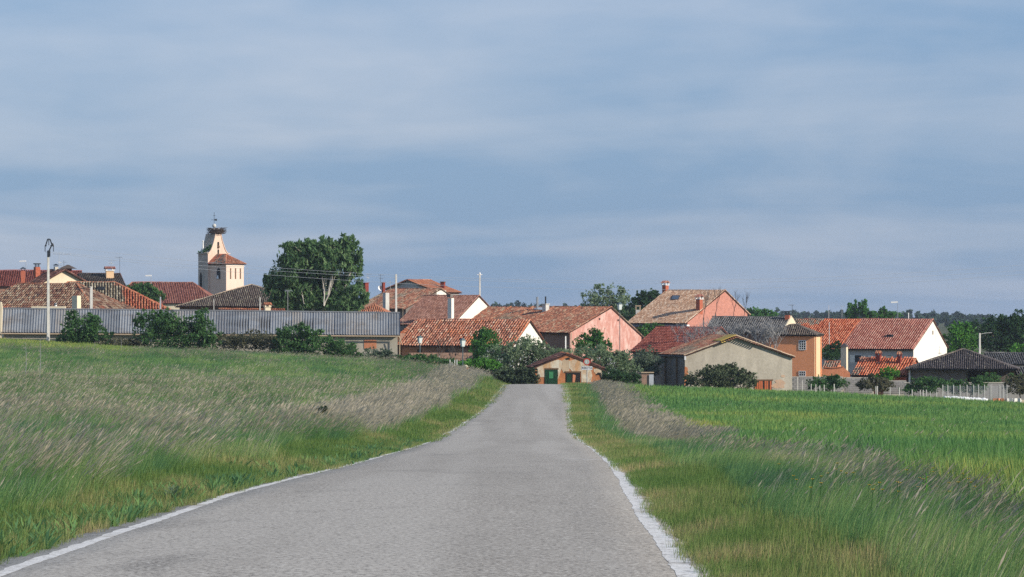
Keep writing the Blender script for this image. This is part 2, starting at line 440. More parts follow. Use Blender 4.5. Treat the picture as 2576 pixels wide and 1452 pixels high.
plain('feather', (.8, .79, .76), .8, .05)
plain('hydrant', (.60, .24, .10), .6, .2)
plain('tin', (.50, .53, .56), .45, .2, 6)
plain('wire', (.55, .57, .60), .5, .05)
leafmat('l_euca', (.042, .085, .036), (.095, .165, .065), (.17, .22, .11))
leafmat('l_dark', (.018, .045, .018), (.032, .07, .026), (.05, .10, .035))
leafmat('l_bush', (.030, .070, .024), (.056, .122, .038), (.095, .17, .06))
leafmat('l_olive', (.085, .125, .065), (.14, .185, .105), (.23, .27, .18))
leafmat('l_green', (.035, .10, .025), (.06, .15, .035), (.10, .20, .055))
leafmat('l_bright', (.045, .13, .02), (.075, .19, .03), (.12, .25, .05))
leafmat('l_bramble', (.055, .06, .032), (.095, .09, .055), (.13, .12, .08))
leafmat('l_grey', (.06, .085, .055), (.10, .13, .085), (.14, .17, .115))
leafmat('l_forest', (.014, .029, .020), (.020, .038, .025), (.030, .052, .032), .1)
leafmat('l_hedge', (.020, .030, .018), (.034, .050, .028), (.055, .08, .04), .15)
leafmat('l_scrub', (.04, .052, .028), (.062, .080, .042), (.09, .11, .06), .3)
leafmat('l_blossom', (.55, .52, .42), (.62, .6, .5), (.7, .66, .55))

# ------------------------------------------------------------------ terrain
def groundmat():
    m, ns, ls, b = newmat('ground')
    f1 = rng_fac(ns, ls, pos_noise(ns, ls, .35, 5), .35, .65)
    f2 = rng_fac(ns, ls, pos_noise(ns, ls, 6, 4), .3, .7)
    c = mixc(ns, ls, f1, (.060, .085, .026), (.085, .10, .036))
    c = mixc(ns, ls, f2, c, (.10, .095, .05))
    ls.new(c, b.inputs['Base Color']); b.inputs['Roughness'].default_value = .95
    bp = ns.new('ShaderNodeBump'); bp.inputs['Strength'].default_value = .6; bp.inputs['Distance'].default_value = .06
    ls.new(pos_noise(ns, ls, 12, 5), bp.inputs['Height']); ls.new(bp.outputs[0], b.inputs['Normal'])
    return m
MATS['ground'] = groundmat()
rows = np.concatenate([np.arange(-60, 12, 4.0), np.arange(12, 60, 1.0), np.arange(60, 340, 2.5), np.geomspace(340, 7000, 60)])
half = np.concatenate([np.arange(0, 8, .35), np.geomspace(8, 4500, 70)])
cols = np.concatenate([-half[:0:-1], half])
YY, CC = np.meshgrid(rows, cols, indexing='ij')
XX = xroad(YY) + CC
ZZ = ground(XX, YY) - np.where(np.abs(CC) < 2.2, .05, np.where(np.abs(CC) < 2.75, .012, 0.0))
nr, nc = YY.shape
ii = (np.arange(nr - 1)[:, None] * nc + np.arange(nc - 1)[None, :]).ravel()
tf = np.stack([ii, ii + 1, ii + nc + 1, ii + nc], 1)
tag(mesh('ground', np.stack([XX.ravel(), YY.ravel(), ZZ.ravel()], 1), tf, MATS['ground'], smooth=True), kind='structure')

# ------------------------------------------------------------------ road
def asphalt(name, paint=False):
    m, ns, ls, b = newmat(name)
    f0 = rng_fac(ns, ls, pos_noise(ns, ls, .5, 4, .6, (1, .25, 1)), .35, .65)
    c = mixc(ns, ls, f0, (.29, .262, .222), (.345, .314, .268))
    tr_ = rng_fac(ns, ls, pos_noise(ns, ls, .75, 2, .5, (1, .02, 1)), .42, .60)      # wheel tracks
    c = mixc(ns, ls, tr_, c, (.40, .368, .318))
    st_ = rng_fac(ns, ls, pos_noise(ns, ls, .28, 5, .65, (1, .5, 1), .8), .58, .72)   # stains and old patches
    c = mixc(ns, ls, st_, c, (.215, .196, .17))
    f1 = pos_noise(ns, ls, 26, 4, .75)
    c = mixc(ns, ls, rng_fac(ns, ls, f1, .52, .62), c, (.54, .51, .45))
    c = mixc(ns, ls, rng_fac(ns, ls, f1, .47, .37), c, (.10, .092, .082))
    f2 = pos_noise(ns, ls, 90, 2, .7)
    c = mixc(ns, ls, rng_fac(ns, ls, f2, .56, .70), c, (.55, .52, .48))
    # transverse cracks, tar-dark
    g = ns.new('ShaderNodeNewGeometry')
    mp = ns.new('ShaderNodeMapping'); ls.new(g.outputs['Position'], mp.inputs[0]); mp.inputs['Scale'].default_value = (.07, .30, 0)
    no = ns.new('ShaderNodeTexNoise'); ls.new(g.outputs['Position'], no.inputs['Vector']); no.inputs['Scale'].default_value = 1.3; no.inputs['Detail'].default_value = 4
    ad = mixc(ns, ls, .16, mp.outputs[0], no.outputs['Color'], 'ADD')
    vo = ns.new('ShaderNodeTexVoronoi'); vo.feature = 'DISTANCE_TO_EDGE'; ls.new(ad, vo.inputs['Vector']); vo.inputs['Scale'].default_value = 1.0
    ck = rng_fac(ns, ls, vo.outputs['Distance'], .010, .002)
    gate = rng_fac(ns, ls, pos_noise(ns, ls, .12, 2), .48, 1.3)
    mm = node(ns, 'ShaderNodeMath', operation='MULTIPLY'); ls.new(ck, mm.inputs[0]); ls.new(gate, mm.inputs[1])
    c = mixc(ns, ls, mm.outputs[0], c, (.13, .125, .115))
    if paint:
        w = rng_fac(ns, ls, pos_noise(ns, ls, 13, 4, .75), .36, .48)
        w2 = rng_fac(ns, ls, pos_noise(ns, ls, .55, 3, .6), .30, .40)
        ww = node(ns, 'ShaderNodeMath', operation='MULTIPLY'); ls.new(w, ww.inputs[0]); ls.new(w2, ww.inputs[1])
        pf = rng_fac(ns, ls, pos_noise(ns, ls, 40, 3), .3, .7)
        pc = mixc(ns, ls, pf, (.62, .605, .57), (.76, .745, .71))
        c = mixc(ns, ls, ww.outputs[0], c, pc)
    ls.new(c, b.inputs['Base Color']); b.inputs['Roughness'].default_value = .88
    bp = ns.new('ShaderNodeBump'); bp.inputs['Strength'].default_value = .35; bp.inputs['Distance'].default_value = .01
    ls.new(f1, bp.inputs['Height']); ls.new(bp.outputs[0], b.inputs['Normal'])
    return m
MATS['asphalt'] = asphalt('asphalt'); MATS['paint'] = asphalt('paint', True)
ry = np.concatenate([np.arange(-50, 12, 2.0), np.arange(12, 70, .22), np.arange(70, 268, .7)])
def ragged(seed, amp):
    return (fbm(ry * 1.1, ry * 0 + seed, seed) - .5) * 2 * amp + (vnoise(ry * 4.5, ry * 0 + seed, seed + 4) - .5) * amp
xl = xroad(ry) - 2.44 - ragged(3, .09) - .10 * (fbm(ry / 9, ry * 0, 8) - .5) * 2 - .12 * np.clip((40 - ry) / 20, 0, 1)
xr = xroad(ry) + 2.42 + ragged(6, .06)
RZ = EYE - drop(ry)
lanes = np.linspace(0, 1, 9)
rv = []; rf = []
for k, t in enumerate(lanes):
    crown = .03 * (1 - (2 * t - 1) ** 2)
    rv.append(np.stack([xl * (1 - t) + xr * t, ry, RZ + crown], 1))
nR = len(ry)
lo = np.stack([xl - .05, ry, RZ - .03], 1); hi = np.stack([xr + .05, ry, RZ - .03], 1)
allv = np.concatenate([lo] + rv + [hi])
for k in range(len(lanes) + 1):
    a = k * nR + np.arange(nR - 1)
    rf.append(np.stack([a, a + nR, a + nR + 1, a + 1], 1))
tag(mesh('road', allv, np.concatenate(rf), MATS['asphalt'], smooth=True), kind='structure')
def road_z(x, y):
    t = (x - np.interp(y, ry, xl)) / (np.interp(y, ry, xr) - np.interp(y, ry, xl))
    return EYE - drop(y) + np.interp(np.clip(t, 0, 1), lanes, .03 * (1 - (2 * lanes - 1) ** 2))
def edge_line(name, inner, width, amp, seed, y0, y1, label, outer_side):
    ly = ry[(ry >= y0) & (ry <= y1)]
    rag = (fbm(ly * 2.1, ly * 0 + seed, seed) - .35) * amp + (vnoise(ly * 7, ly * 0, seed + 2) - .5) * amp * .6
    xa = xroad(ly) + inner + (vnoise(ly * .3, ly * 0, seed + 5) - .5) * .05 + (vnoise(ly * 9, ly * 0, seed + 6) - .5) * .025
    xb = xa + outer_side * np.clip(width + rag, .02, .4)
    bound = np.interp(ly, ry, xr) - .01 if outer_side > 0 else np.interp(ly, ry, xl) + .01
    xb = np.minimum(xb, bound) if outer_side > 0 else np.maximum(xb, bound)
    v = np.concatenate([np.stack([xa, ly, road_z(xa, ly) + .0016], 1), np.stack([xb, ly, road_z(xb, ly) + .0016], 1)])
    n = len(ly); a = np.arange(n - 1)
    q = np.stack([a, a + 1, a + n + 1, a + n], 1) if outer_side < 0 else np.stack([a, a + n, a + n + 1, a + 1], 1)
    return tag(mesh(name, v, q, MATS['paint']), kind='structure')
edge_line('road_marking', -2.24, .115, .06, 2, -50, 262, '', -1)
edge_line('road_marking', 2.20, .15, .05, 12, -50, 262, '', 1)
ty = 60.5
tx = np.linspace(xroad(ty) + 1.45, xroad(ty) + 2.15, 6)
tz = road_z(tx, np.full(6, ty)) + .005
tv = [(a, ty - .05, b) for a, b in zip(tx, tz)] + [(a, ty + .05 - .02 * (i % 2), float(road_z(a, ty)) + .005) for i, a in enumerate(tx)]
tag(mesh('road_marking', tv, [(i, i + 1, i + 7, i + 6) for i in range(5)], MATS['paint']), kind='structure')

# ------------------------------------------------------------------ roofs
TV = []
for (yy, sc_, zz) in ((0.0, .86, .0), (1.0, 1.06, .028)):
    for k in range(5):
        a = math.pi * k / 4
        TV.append((math.cos(a) * .5 * sc_, yy, math.sin(a) * .44 * sc_, zz))
TV = np.array(TV)          # x in tile widths, y in tile lengths, z in widths + lift
TF = np.array([(k, k + 1, k + 6, k + 5) for k in range(4)])
def tile_frames(poly, pitch, course, jit, seed):
    """poly: eave A, eave B, then the upper points; returns tile origins and the frame"""
    rg = np.random.default_rng(seed)
    A, B = Vector(poly[0]), Vector(poly[1])
    eu = (B - A).normalized()
    nrm = Vector((0, 0, 0))
    for i in range(1, len(poly) - 1):
        nrm += (Vector(poly[i]) - A).cross(Vector(poly[i + 1]) - A)
    nrm.normalize()
    if nrm.z < 0: nrm = -nrm
    up = nrm.cross(eu).normalized()
    if up.z < 0: up = -up
    uv = np.array([((Vector(p) - A).dot(eu), (Vector(p) - A).dot(up)) for p in poly])
    us = np.arange(uv[:, 0].min() + pitch * .5, uv[:, 0].max() - pitch * .3, pitch)
    out = []
    n = len(uv)
    for u in us:
        hits = []
        for i in range(n):
            (u0, v0), (u1, v1) = uv[i], uv[(i + 1) % n]
            if (u0 - u) * (u1 - u) <= 0 and abs(u1 - u0) > 1e-9:
                hits.append(v0 + (v1 - v0) * (u - u0) / (u1 - u0))
        if len(hits) < 2: continue
        v0, v1 = min(hits), max(hits)
        ph = 0 if v0 < 1e-3 else 0
        v = v0 - .05 + rg.uniform(-.02, .02)
        while v < v1 - .1:
            ln = min(course * 1.22, max(v1 - v, .12))
            out.append((u + rg.normal(0, jit), v, ln, rg.normal(0, jit * 1.2)))
            v += course
    return np.array(out), A, eu, up, nrm
ROOF_SEED = [100]
def roof_face(poly, tmat, roof, pitch=.25, course=.36, jit=.012, single=0, style='tile'):
    ROOF_SEED[0] += 1
    fr, A, eu, up, nrm = tile_frames(poly, pitch, course, jit, ROOF_SEED[0])
    if len(fr) == 0: return
    A = np.array(A); eu = np.array(eu); up = np.array(up); nn = np.array(nrm)
    w = pitch * .72
    def verts(f):
        u, v, ln, sk = f
        # tile: upper end (narrow) at v+ln, lower end (wide) at v
        x = TV[:, 0] * w + sk * (TV[:, 1] - .5); y = v + ln * (1 - TV[:, 1]); z = TV[:, 2] * w + TV[:, 3] + .008
        z = z + .075 * float(vnoise(u * .45, v * .5, ROOF_SEED[0])) + .02 * float(vnoise(u * 2.1, v * 1.7, ROOF_SEED[0] + 1))
        return A + np.outer(u + x, eu) + np.outer(y, up) + np.outer(z, nn)
    rest = fr
    if single and len(fr):
        order = np.argsort((A + np.outer(fr[:, 0], eu) + np.outer(fr[:, 1], up))[:, 1])   # nearest first
        take = order[:single]; mask = np.zeros(len(fr), bool); mask[take] = True
        rest = fr[~mask]
        root = roof
        while root.parent is not None: root = root.parent
        me = bpy.data.meshes.new('tile')
        tv = np.stack([TV[:, 0] * w, course * 1.22 * (1 - TV[:, 1]), TV[:, 2] * w + TV[:, 3] + .008], 1)
        me.from_pydata(tv.tolist(), [], TF.tolist()); me.materials.append(MATS[tmat])
        me.polygons.foreach_set('use_smooth', [True] * len(me.polygons)); me.update()
        from mathutils import Matrix
        for f in fr[mask]:
            o = bpy.data.objects.new('tile', me); COL.objects.link(o); o.parent = roof
            ang = f[3] / .44
            ex = Vector(eu) * math.cos(ang) + Vector(up) * math.sin(ang); ey = Vector(up) * math.cos(ang) - Vector(eu) * math.sin(ang)
            p = Vector(A + f[0] * eu + f[1] * up + nn * (.075 * float(vnoise(f[0] * .45, f[1] * .5, ROOF_SEED[0])) + .02 * float(vnoise(f[0] * 2.1, f[1] * 1.7, ROOF_SEED[0] + 1)))) - root.location
            M = Matrix(((ex.x, ey.x, nrm.x, p.x), (ex.y, ey.y, nrm.y, p.y), (ex.z, ey.z, nrm.z, p.z), (0, 0, 0, 1)))
            o.matrix_local = M
    if len(rest):
        V = np.concatenate([verts(f) for f in rest])
        Fc = (np.arange(len(rest))[:, None, None] * len(TV) + TF[None]).reshape(-1, 4)
        mesh('roof_tiles', V, Fc, MATS[tmat], roof, True, kind='stuff')
RIDGE = {}
def ridge_mesh(mat, w, ln):
    key = (mat, round(w, 3), round(ln, 3))
    if key not in RIDGE:
        v = []
        for y, k in ((0, 1.06), (ln * 1.12, .9)):
            for i in range(6):
                a = math.pi * i / 5
                v.append((math.cos(a) * w / 2 * k, y, math.sin(a) * w * .40 * k))
        me = bpy.data.meshes.new('ridge_tile')
        me.from_pydata(v, [], [(i, i + 1, i + 7, i + 6) for i in range(5)] + [(5, 4, 3, 2, 1, 0)])
        me.materials.append(MATS[mat]); me.update()
        RIDGE[key] = me
    return RIDGE[key]
def ridge_row(p, q, roof, mat, w=.27, ln=.42, name='ridge_tile'):
    from mathutils import Matrix
    p, q = Vector(p), Vector(q)
    root = roof
    while root.parent is not None: root = root.parent
    d = (q - p); n = max(1, int(d.length / ln)); step = d.length / n; d.normalize()
    side = d.cross(Vector((0, 0, 1))).normalized(); nz = side.cross(d).normalized()
    me = ridge_mesh(mat, w, step)
    for i in range(n):
        o = bpy.data.objects.new(name, me); COL.objects.link(o); o.parent = roof
        t = p + d * step * i - root.location + nz * (.05 + .035 * math.sin(i * .21 + step * 9) + random.uniform(-.012, .012)) + side * random.uniform(-.012, .012)
        o.matrix_local = Matrix(((side.x, d.x, nz.x, t.x), (side.y, d.y, nz.y, t.y), (side.z, d.z, nz.z, t.z), (0, 0, 0, 1)))
def slab(poly, t=.10):
    mb = MB(); A = Vector(poly[0])
    n = (Vector(poly[1]) - A).cross(Vector(poly[2]) - A).normalized()
    if n.z < 0: n = -n
    return mb.prism(poly, -n * t)
def merge(*mbs):
    r = MB()
    for m in mbs: r.add(m.v, m.f)
    return r
class House: pass
def ray_plane(x, p0, vdir):
    """distance along vdir from p0 (xy) where the line meets the sight line through picture column x"""
    k = (x - CX) / F
    return (k * p0[1] - p0[0]) / (vdir[0] - k * vdir[1])
def zat(y, depth):
    return EYE - (y - HY) / F * depth
def gable_house(name, label, E, Rg, E2, d, th, wall, tiles, RL=None, L=None, tR=None, tE2=None, s0=0.0, cat='house', group=None, gable=None,
                og=.12, oe=.30, bed='bed', pitch=.25, course=.36, jit=.012, ridge='auto', single=0, base=None, back=True, slabt=.10, verge=True, roof_parts=True, hide_back_tiles=True):
    th = R(th)
    v = Vector((math.sin(th), math.cos(th), 0)); u = Vector((-math.cos(th), math.sin(th), 0))
    c = Vector(((E[0] - CX) / F * d, d, 0))
    if tR is None: tR = ray_plane(Rg[0], c, v)
    if tE2 is None: tE2 = ray_plane(E2[0], c, v)
    zE = zat(E[1], d); zR = zat(Rg[1], d + tR * v.y); zE2 = zat(E2[1], d + tE2 * v.y)
    rb = c + v * tR
    if L is None: L = ray_plane(RL, rb, u)
    h = House(); h.u, h.v, h.c, h.L, h.tR, h.tE2, h.zE, h.zR, h.zE2, h.s0 = u, v, c, L, tR, tE2, zE, zR, zE2, s0
    def pt(s, t, z): return c + u * s + v * t + Vector((0, 0, z))
    h.pt = pt
    if base is None:
        base = min(gz(*(pt(s, t, 0).xy)) for s in (s0, L) for t in (0, tE2)) - .3
    h.base = base
    root = empty(name, pt(s0, 0, base), label, cat, group); h.root = root
    h.wallmat = wall
    # walls: a closed prism under the roof
    def zr(t, dn):
        return (zE + (zR - zE) * t / tR if t <= tR else zR + (zE2 - zR) * (t - tR) / (tE2 - tR)) - dn
    a0, a1 = oe, tE2 - oe * min(1, 1)
    dn = slabt * 1.15
    prof = [(a0, base), (a1, base), (a1, zr(a1, dn)), (tR, zR - dn), (a0, zr(a0, dn))]
    w = MB().prism([pt(s0 + og, t, z) for t, z in prof], u * (L - s0 - 2 * og))
    # the visible gable may carry its own finish
    h.wall = w.build('wall', MATS[wall], root)
    if gable:
        MB().prism([pt(s0 + og - .03, t, z - .004) for t, z in prof], u * .027).build('gable_wall', MATS[gable], root)
    f1 = [pt(L, 0, zE), pt(s0, 0, zE), pt(s0, tR, zR), pt(L, tR, zR)]
    f2 = [pt(s0, tE2, zE2), pt(L, tE2, zE2), pt(L, tR, zR), pt(s0, tR, zR)]
    h.front, h.back = f1, f2
    # slabs butt at the ridge
    roof = merge(slab(f1, slabt), slab(f2, slabt)).build('roof', MATS[bed], root); h.roof = roof
    if tiles:
        roof_face(f1, tiles, roof, pitch, course, jit, single)
        if back: roof_face(f2, tiles, roof, pitch if not hide_back_tiles else pitch * 1.25, course * (1.3 if hide_back_tiles else 1), jit)
        if ridge == 'auto': ridge = tiles
        if ridge: ridge_row(pt(s0, tR, zR), pt(L, tR, zR), roof, ridge)
        if verge:
            ridge_row(pt(s0 + .08, 0, zE), pt(s0 + .08, tR, zR), roof, ridge or tiles, .20, .40, 'verge_tile')
            ridge_row(pt(s0 + .08, tE2, zE2), pt(s0 + .08, tR, zR), roof, ridge or tiles, .20, .40, 'verge_tile')
    def hit(x, y):
        """point of the front slope seen at picture x, y"""
        n = (f1[0] - f1[1]).cross(f1[2] - f1[1]).normalized()
        o = Vector((0, 0, EYE)); dr = Vector(((x - CX) / F, 1, -(y - HY) / F))
        return o + dr * ((f1[1] - o).dot(n) / dr.dot(n))
    h.hit = hit
    h.n1 = (f1[0] - f1[1]).cross(f1[2] - f1[1]).normalized()
    if h.n1.z < 0: h.n1 = -h.n1
    h.yaw = math.atan2(u.y, u.x)
    return h
def hip_house(name, label, E, d, th, A, B, r0, r1, ytop, wall, tiles, cat='house', group=None, oe=.35, bed='bed', pitch=.25, course=.36, jit=.012, base=None, walls=True, single=0, ridge='auto', slabt=.10, hips=True, seen=('front', 'right')):
    """E: picture position of the near right eave corner; A along u (leftwards), B along v (backwards); ridge from r0 to A-r1 at B/2"""
    th = R(th)
    v = Vector((math.sin(th), math.cos(th), 0)); u = Vector((-math.cos(th), math.sin(th), 0))
    c = Vector(((E[0] - CX) / F * d, d, 0))
    zE = zat(E[1], d); zR = zat(ytop, d + B / 2 * v.y)
    h = House(); h.u, h.v, h.c = u, v, c
    def pt(s, t, z): return c + u * s + v * t + Vector((0, 0, z))
    h.pt = pt; h.zE = zE; h.zR = zR
    if base is None: base = min(gz(*(pt(s, t, 0).xy)) for s in (0, A) for t in (0, B)) - .3
    h.base = base
    root = empty(name, pt(0, 0, base), label, cat, group); h.root = root
    if walls:
        MB().prism([pt(oe, oe, base), pt(A - oe, oe, base), pt(A - oe, B - oe, base), pt(oe, B - oe, base)], (0, 0, zE - base - .05)).build('wall', MATS[wall], root)
    K, Q, M_, N = pt(0, 0, zE), pt(A, 0, zE), pt(A, B, zE), pt(0, B, zE)
    r_a, r_b = pt(r0, B / 2, zR), pt(A - r1, B / 2, zR)
    pyr = (r_a - r_b).length < .3
    faces = {'front': [Q, K, r_a] + ([] if pyr else [r_b]), 'right': [K, N, r_a], 'back': [N, M_] + ([r_b] if pyr else [r_b, r_a]), 'left': [M_, Q, r_b]}
    mb = merge(*[slab(f, slabt) for f in faces.values()])
    roof = mb.build('roof', MATS[bed], root); h.roof = roof; h.faces = faces
    for k, f in faces.items():
        if k in seen: roof_face(f, tiles, roof, pitch, course, jit, single if k == 'front' else 0)
        else: roof_face(f, tiles, roof, pitch * 1.4, course * 1.4, jit)
    rt = tiles if ridge == 'auto' else ridge
    if not pyr: ridge_row(r_a, r_b, roof, rt)
    if hips:
        ridge_row(K, r_a, roof, rt, .24, .42, 'hip_tile'); ridge_row(N, r_a, roof, rt, .24, .42, 'hip_tile'); ridge_row(Q, r_b, roof, rt, .24, .42, 'hip_tile')
    f1 = faces['front']
    n = (f1[0] - f1[1]).cross(f1[2] - f1[1]).normalized()
    def hit(x, y):
        o = Vector((0, 0, EYE)); dr = Vector(((x - CX) / F, 1, -(y - HY) / F))
        return o + dr * ((f1[1] - o).dot(n) / dr.dot(n))
    h.hit = hit
    h.yaw = math.atan2(u.y, u.x)
    return h
def chimney(h, x0, x1, ytop, ybase, mat, cap='slab', capmat='mortar', at=None, sink=.5, square=1.0):
    """part of house h; x0..x1, ytop..ybase in the picture"""
    yaw = h.yaw
    p = at if at is not None else h.hit((x0 + x1) / 2, ybase)
    s = F / p.y
    wp = (x1 - x0) / s
    w = wp / (abs(math.cos(yaw)) + abs(math.sin(yaw)) * square)
    H = (ybase - ytop) / s
    dp = w * square
    caph = {'slab': .10, 'tile': .55, 'hat': .55, 'pipe': .6, 'none': 0, 'crown': .5, 'house': .6}[cap]
    caph = min(caph, H * .45)
    base = p.z - sink
    body_h = H + sink - caph
    ch = MB().box((p.x, p.y + dp / 2 * .3, base), (w, dp, body_h), yaw).build('chimney', MATS[mat], h.root)
    cx, cy, cz = p.x, p.y + dp / 2 * .3, base + body_h
    if cap == 'slab':
        MB().box((cx, cy, cz), (w * 1.25, dp * 1.25, caph), yaw).build('cap', MATS[capmat], ch)
    elif cap == 'hat':
        mb = MB()
        ca, sa = math.cos(yaw), math.sin(yaw)
        for a in (-1, 1):
            for b in (-1, 1):
                ox, oy = a * w * .4, b * dp * .4
                mb.box((cx + ox * ca - oy * sa, cy + ox * sa + oy * ca, cz), (.05, .05, caph * .55), yaw)
        mb.box((cx, cy, cz + caph * .55), (w * 1.5, dp * 1.5, caph * .45), yaw, taper=.12)
        mb.build('cap', MATS[capmat], ch)
    elif cap == 'crown':
        mb = MB()
        for a in range(6):
            q = 2 * math.pi * a / 6
            mb.box((cx + w * .42 * math.cos(q), cy + w * .42 * math.sin(q), cz), (.05, .05, caph * .7), q)
        mb.box((cx, cy, cz + caph * .7), (w * 1.15, dp * 1.15, caph * .25), yaw)
        mb.build('cap', MATS[capmat], ch)
    elif cap == 'pipe':
        MB().tube([(cx, cy, cz), (cx, cy, cz + caph)], w * .28, 8).build('flue', MATS[capmat], ch)
    elif cap in ('tile', 'house'):
        mb = MB(); ca, sa = math.cos(yaw), math.sin(yaw)
        mb.box((cx, cy, cz), (w * 1.2, dp * 1.2, caph * .12), yaw)
        for a in (-1, 1):
            for b in (-1, 1):
                ox, oy = a * w * .48, b * dp * .48
                mb.box((cx + ox * ca - oy * sa, cy + ox * sa + oy * ca, cz + caph * .12), (w * .22, dp * .22, caph * .42), yaw)
        mb.build('vent', MATS[capmat], ch)
        e = .72 * w; rr = caph * .46; zz = cz + caph * .54
        def q(a, b, z): return Vector((cx + a * ca - b * sa, cy + a * sa + b * ca, z))
        f1 = [q(-e, -e, zz), q(e, -e, zz), q(e, 0, zz + rr), q(-e, 0, zz + rr)]
        f2 = [q(e, e, zz), q(-e, e, zz), q(-e, 0, zz + rr), q(e, 0, zz + rr)]
        cp = merge(slab(f1, .04), slab(f2, .04))
        for f in (f1, f2):
            fr, A, eu, up, nr_ = tile_frames(f, .19, .3, .005, 3)
            for (uu, vv, ln, sk) in fr:
                V = [A + eu * (uu + t[0] * .16) + up * (vv + ln * (1 - t[1])) + nr_ * (t[2] * .16 + .006) for t in TV]
                cp.add(V, TF.tolist())
        cp.build('cap', MATS['t_rust' if cap == 'tile' else 't_pink'], ch)
    return ch
def wall_item(h, name, s, t, z, w, hgt, mat, side='front', proud=.02, depth=.08, parent=None):
    """flat part fixed on a wall: side 'front' (along u) or 'gable' (along v); s, t, z its lower centre"""
    n = -h.v if side == 'front' else -h.u
    ax = h.u if side == 'front' else h.v
    c = h.pt(s, t, z) + n * proud
    poly = [c - ax * w / 2, c + ax * w / 2, c + ax * w / 2 + Vector((0, 0, hgt)), c - ax * w / 2 + Vector((0, 0, hgt))]
    return MB().prism(poly, -n * depth).build(name, MATS[mat], parent or h.root)

def wall_px(h, name, x0, x1, y0, y1, mat, side='front', proud=.02, depth=.06, parent=None, off=None):
    """flat part on a wall given by its picture rectangle"""
    ax = h.u if side == 'front' else h.v
    n = -h.v if side == 'front' else -h.u
    if side == 'front': p0 = h.c + h.v * (.30 if off is None else off)
    else: p0 = h.c + h.u * ((h.s0 + .12 - .03) if off is None else off)
    a = ray_plane(x0, p0, ax); b = ray_plane(x1, p0, ax)
    pm = p0 + ax * (a + b) / 2
    z0, z1 = zat(y1, pm.y), zat(y0, pm.y)
    A_, B_ = p0 + ax * a, p0 + ax * b
    poly = [Vector((A_.x, A_.y, z0)), Vector((B_.x, B_.y, z0)), Vector((B_.x, B_.y, z1)), Vector((A_.x, A_.y, z1))]
    poly = [q + n * proud for q in poly]
    return MB().prism(poly, -n * depth).build(name, MATS[mat], parent or h.root), poly, n
def window_px(h, x0, x1, y0, y1, side='front', frame='whitepaint', pane='dim_glass', bars=(0, 0), off=None, bw=.05):
    w, poly, n = wall_px(h, 'window', x0, x1, y0, y1, pane, side, .012, .05, off=off)
    mb = MB()
    a, b, c, d = poly
    def bar(p, q, wd):
        dirv = (q - p).normalized(); sd_ = n.cross(dirv).normalized() * wd / 2
        mb.prism([p - sd_, p + sd_, q + sd_, q - sd_], n * .035)
    for p, q in ((a, b), (b, c), (c, d), (d, a)): bar(p, q, bw)
    for i in range(1, bars[0] + 1):
        t = i / (bars[0] + 1); bar(a.lerp(b, t), d.lerp(c, t), bw * .7)
    for i in range(1, bars[1] + 1):
        t = i / (bars[1] + 1); bar(a.lerp(d, t), b.lerp(c, t), bw * .7)
    mb.build('frame', MATS[frame], w)
    return w
def skylight(h, x0, x1, y0, y1, glass='skyglass'):
    n = h.n1
    p = [h.hit(x0 + (x1 - x0) * .0, y1), h.hit(x1 - (x1 - x0) * .18, y1), h.hit(x1, y0), h.hit(x0 + (x1 - x0) * .18, y0)]
    p = [q + n * .02 for q in p]
    fr = MB().prism(p, n * .16).build('skylight', MATS['dark_metal'], h.root)
    c = sum(p, Vector()) / 4
    MB().prism([c + (q - c) * .8 + n * .161 for q in p], n * .012).build('pane', MATS[glass], fr)
def antenna(name, label, x, y0, y1, d, booms, mat='steel', group=None, dish=None):
    """television aerial: mast from y1 up to y0 with Yagi booms (fraction, px length, px element, direction)"""
    s = F / d
    b = P(x, y1, d); t = P(x, y0, d)
    root = empty(name, b, label, 'antenna', group)
    MB().tube([b, t], .022, 5).build('mast', MATS[mat], root)
    for fr, ln, el_, dr in booms:
        p = b.lerp(t, fr); L_ = ln / s; yaw = dr
        ax = Vector((math.cos(yaw), math.sin(yaw), 0)); pe = Vector((-ax.y, ax.x, 0))
        mb = MB().tube([p - ax * L_ * .35, p + ax * L_ * .65], .018, 4)
        bo = mb.build('boom', MATS[mat], root)
        mb = MB()
        for k in range(6):
            q = p - ax * L_ * .35 + ax * L_ * (k / 5)
            e = el_ / s * (1 - .06 * k) / 2
            mb.tube([q - pe * e * .8 - Vector((0, 0, e * .4)), q + pe * e * .8 + Vector((0, 0, e * .4))], .010, 4)
        mb.build('elements', MATS['whitepaint'], bo)
    if dish:
        fr, r = dish
        p = b.lerp(t, fr); r = r / s
        mb = MB(); n = Vector((.5, -.8, .35)).normalized(); a = n.orthogonal().normalized(); c = n.cross(a)
        v = [p - n * r * .3]; f = []
        for ring, (k, o) in enumerate(((.5, -.2), (1, .05))):
            for i in range(10):
                q = 2 * math.pi * i / 10
                v.append(p + (a * math.cos(q) + c * math.sin(q)) * r * k + n * r * o)
        for i in range(10):
            f.append((0, 1 + i, 1 + (i + 1) % 10)); f.append((1 + i, 11 + i, 11 + (i + 1) % 10, 1 + (i + 1) % 10))
        mb.add(v, f); mb.build('dish', MATS['whitepaint'], root)
    return root

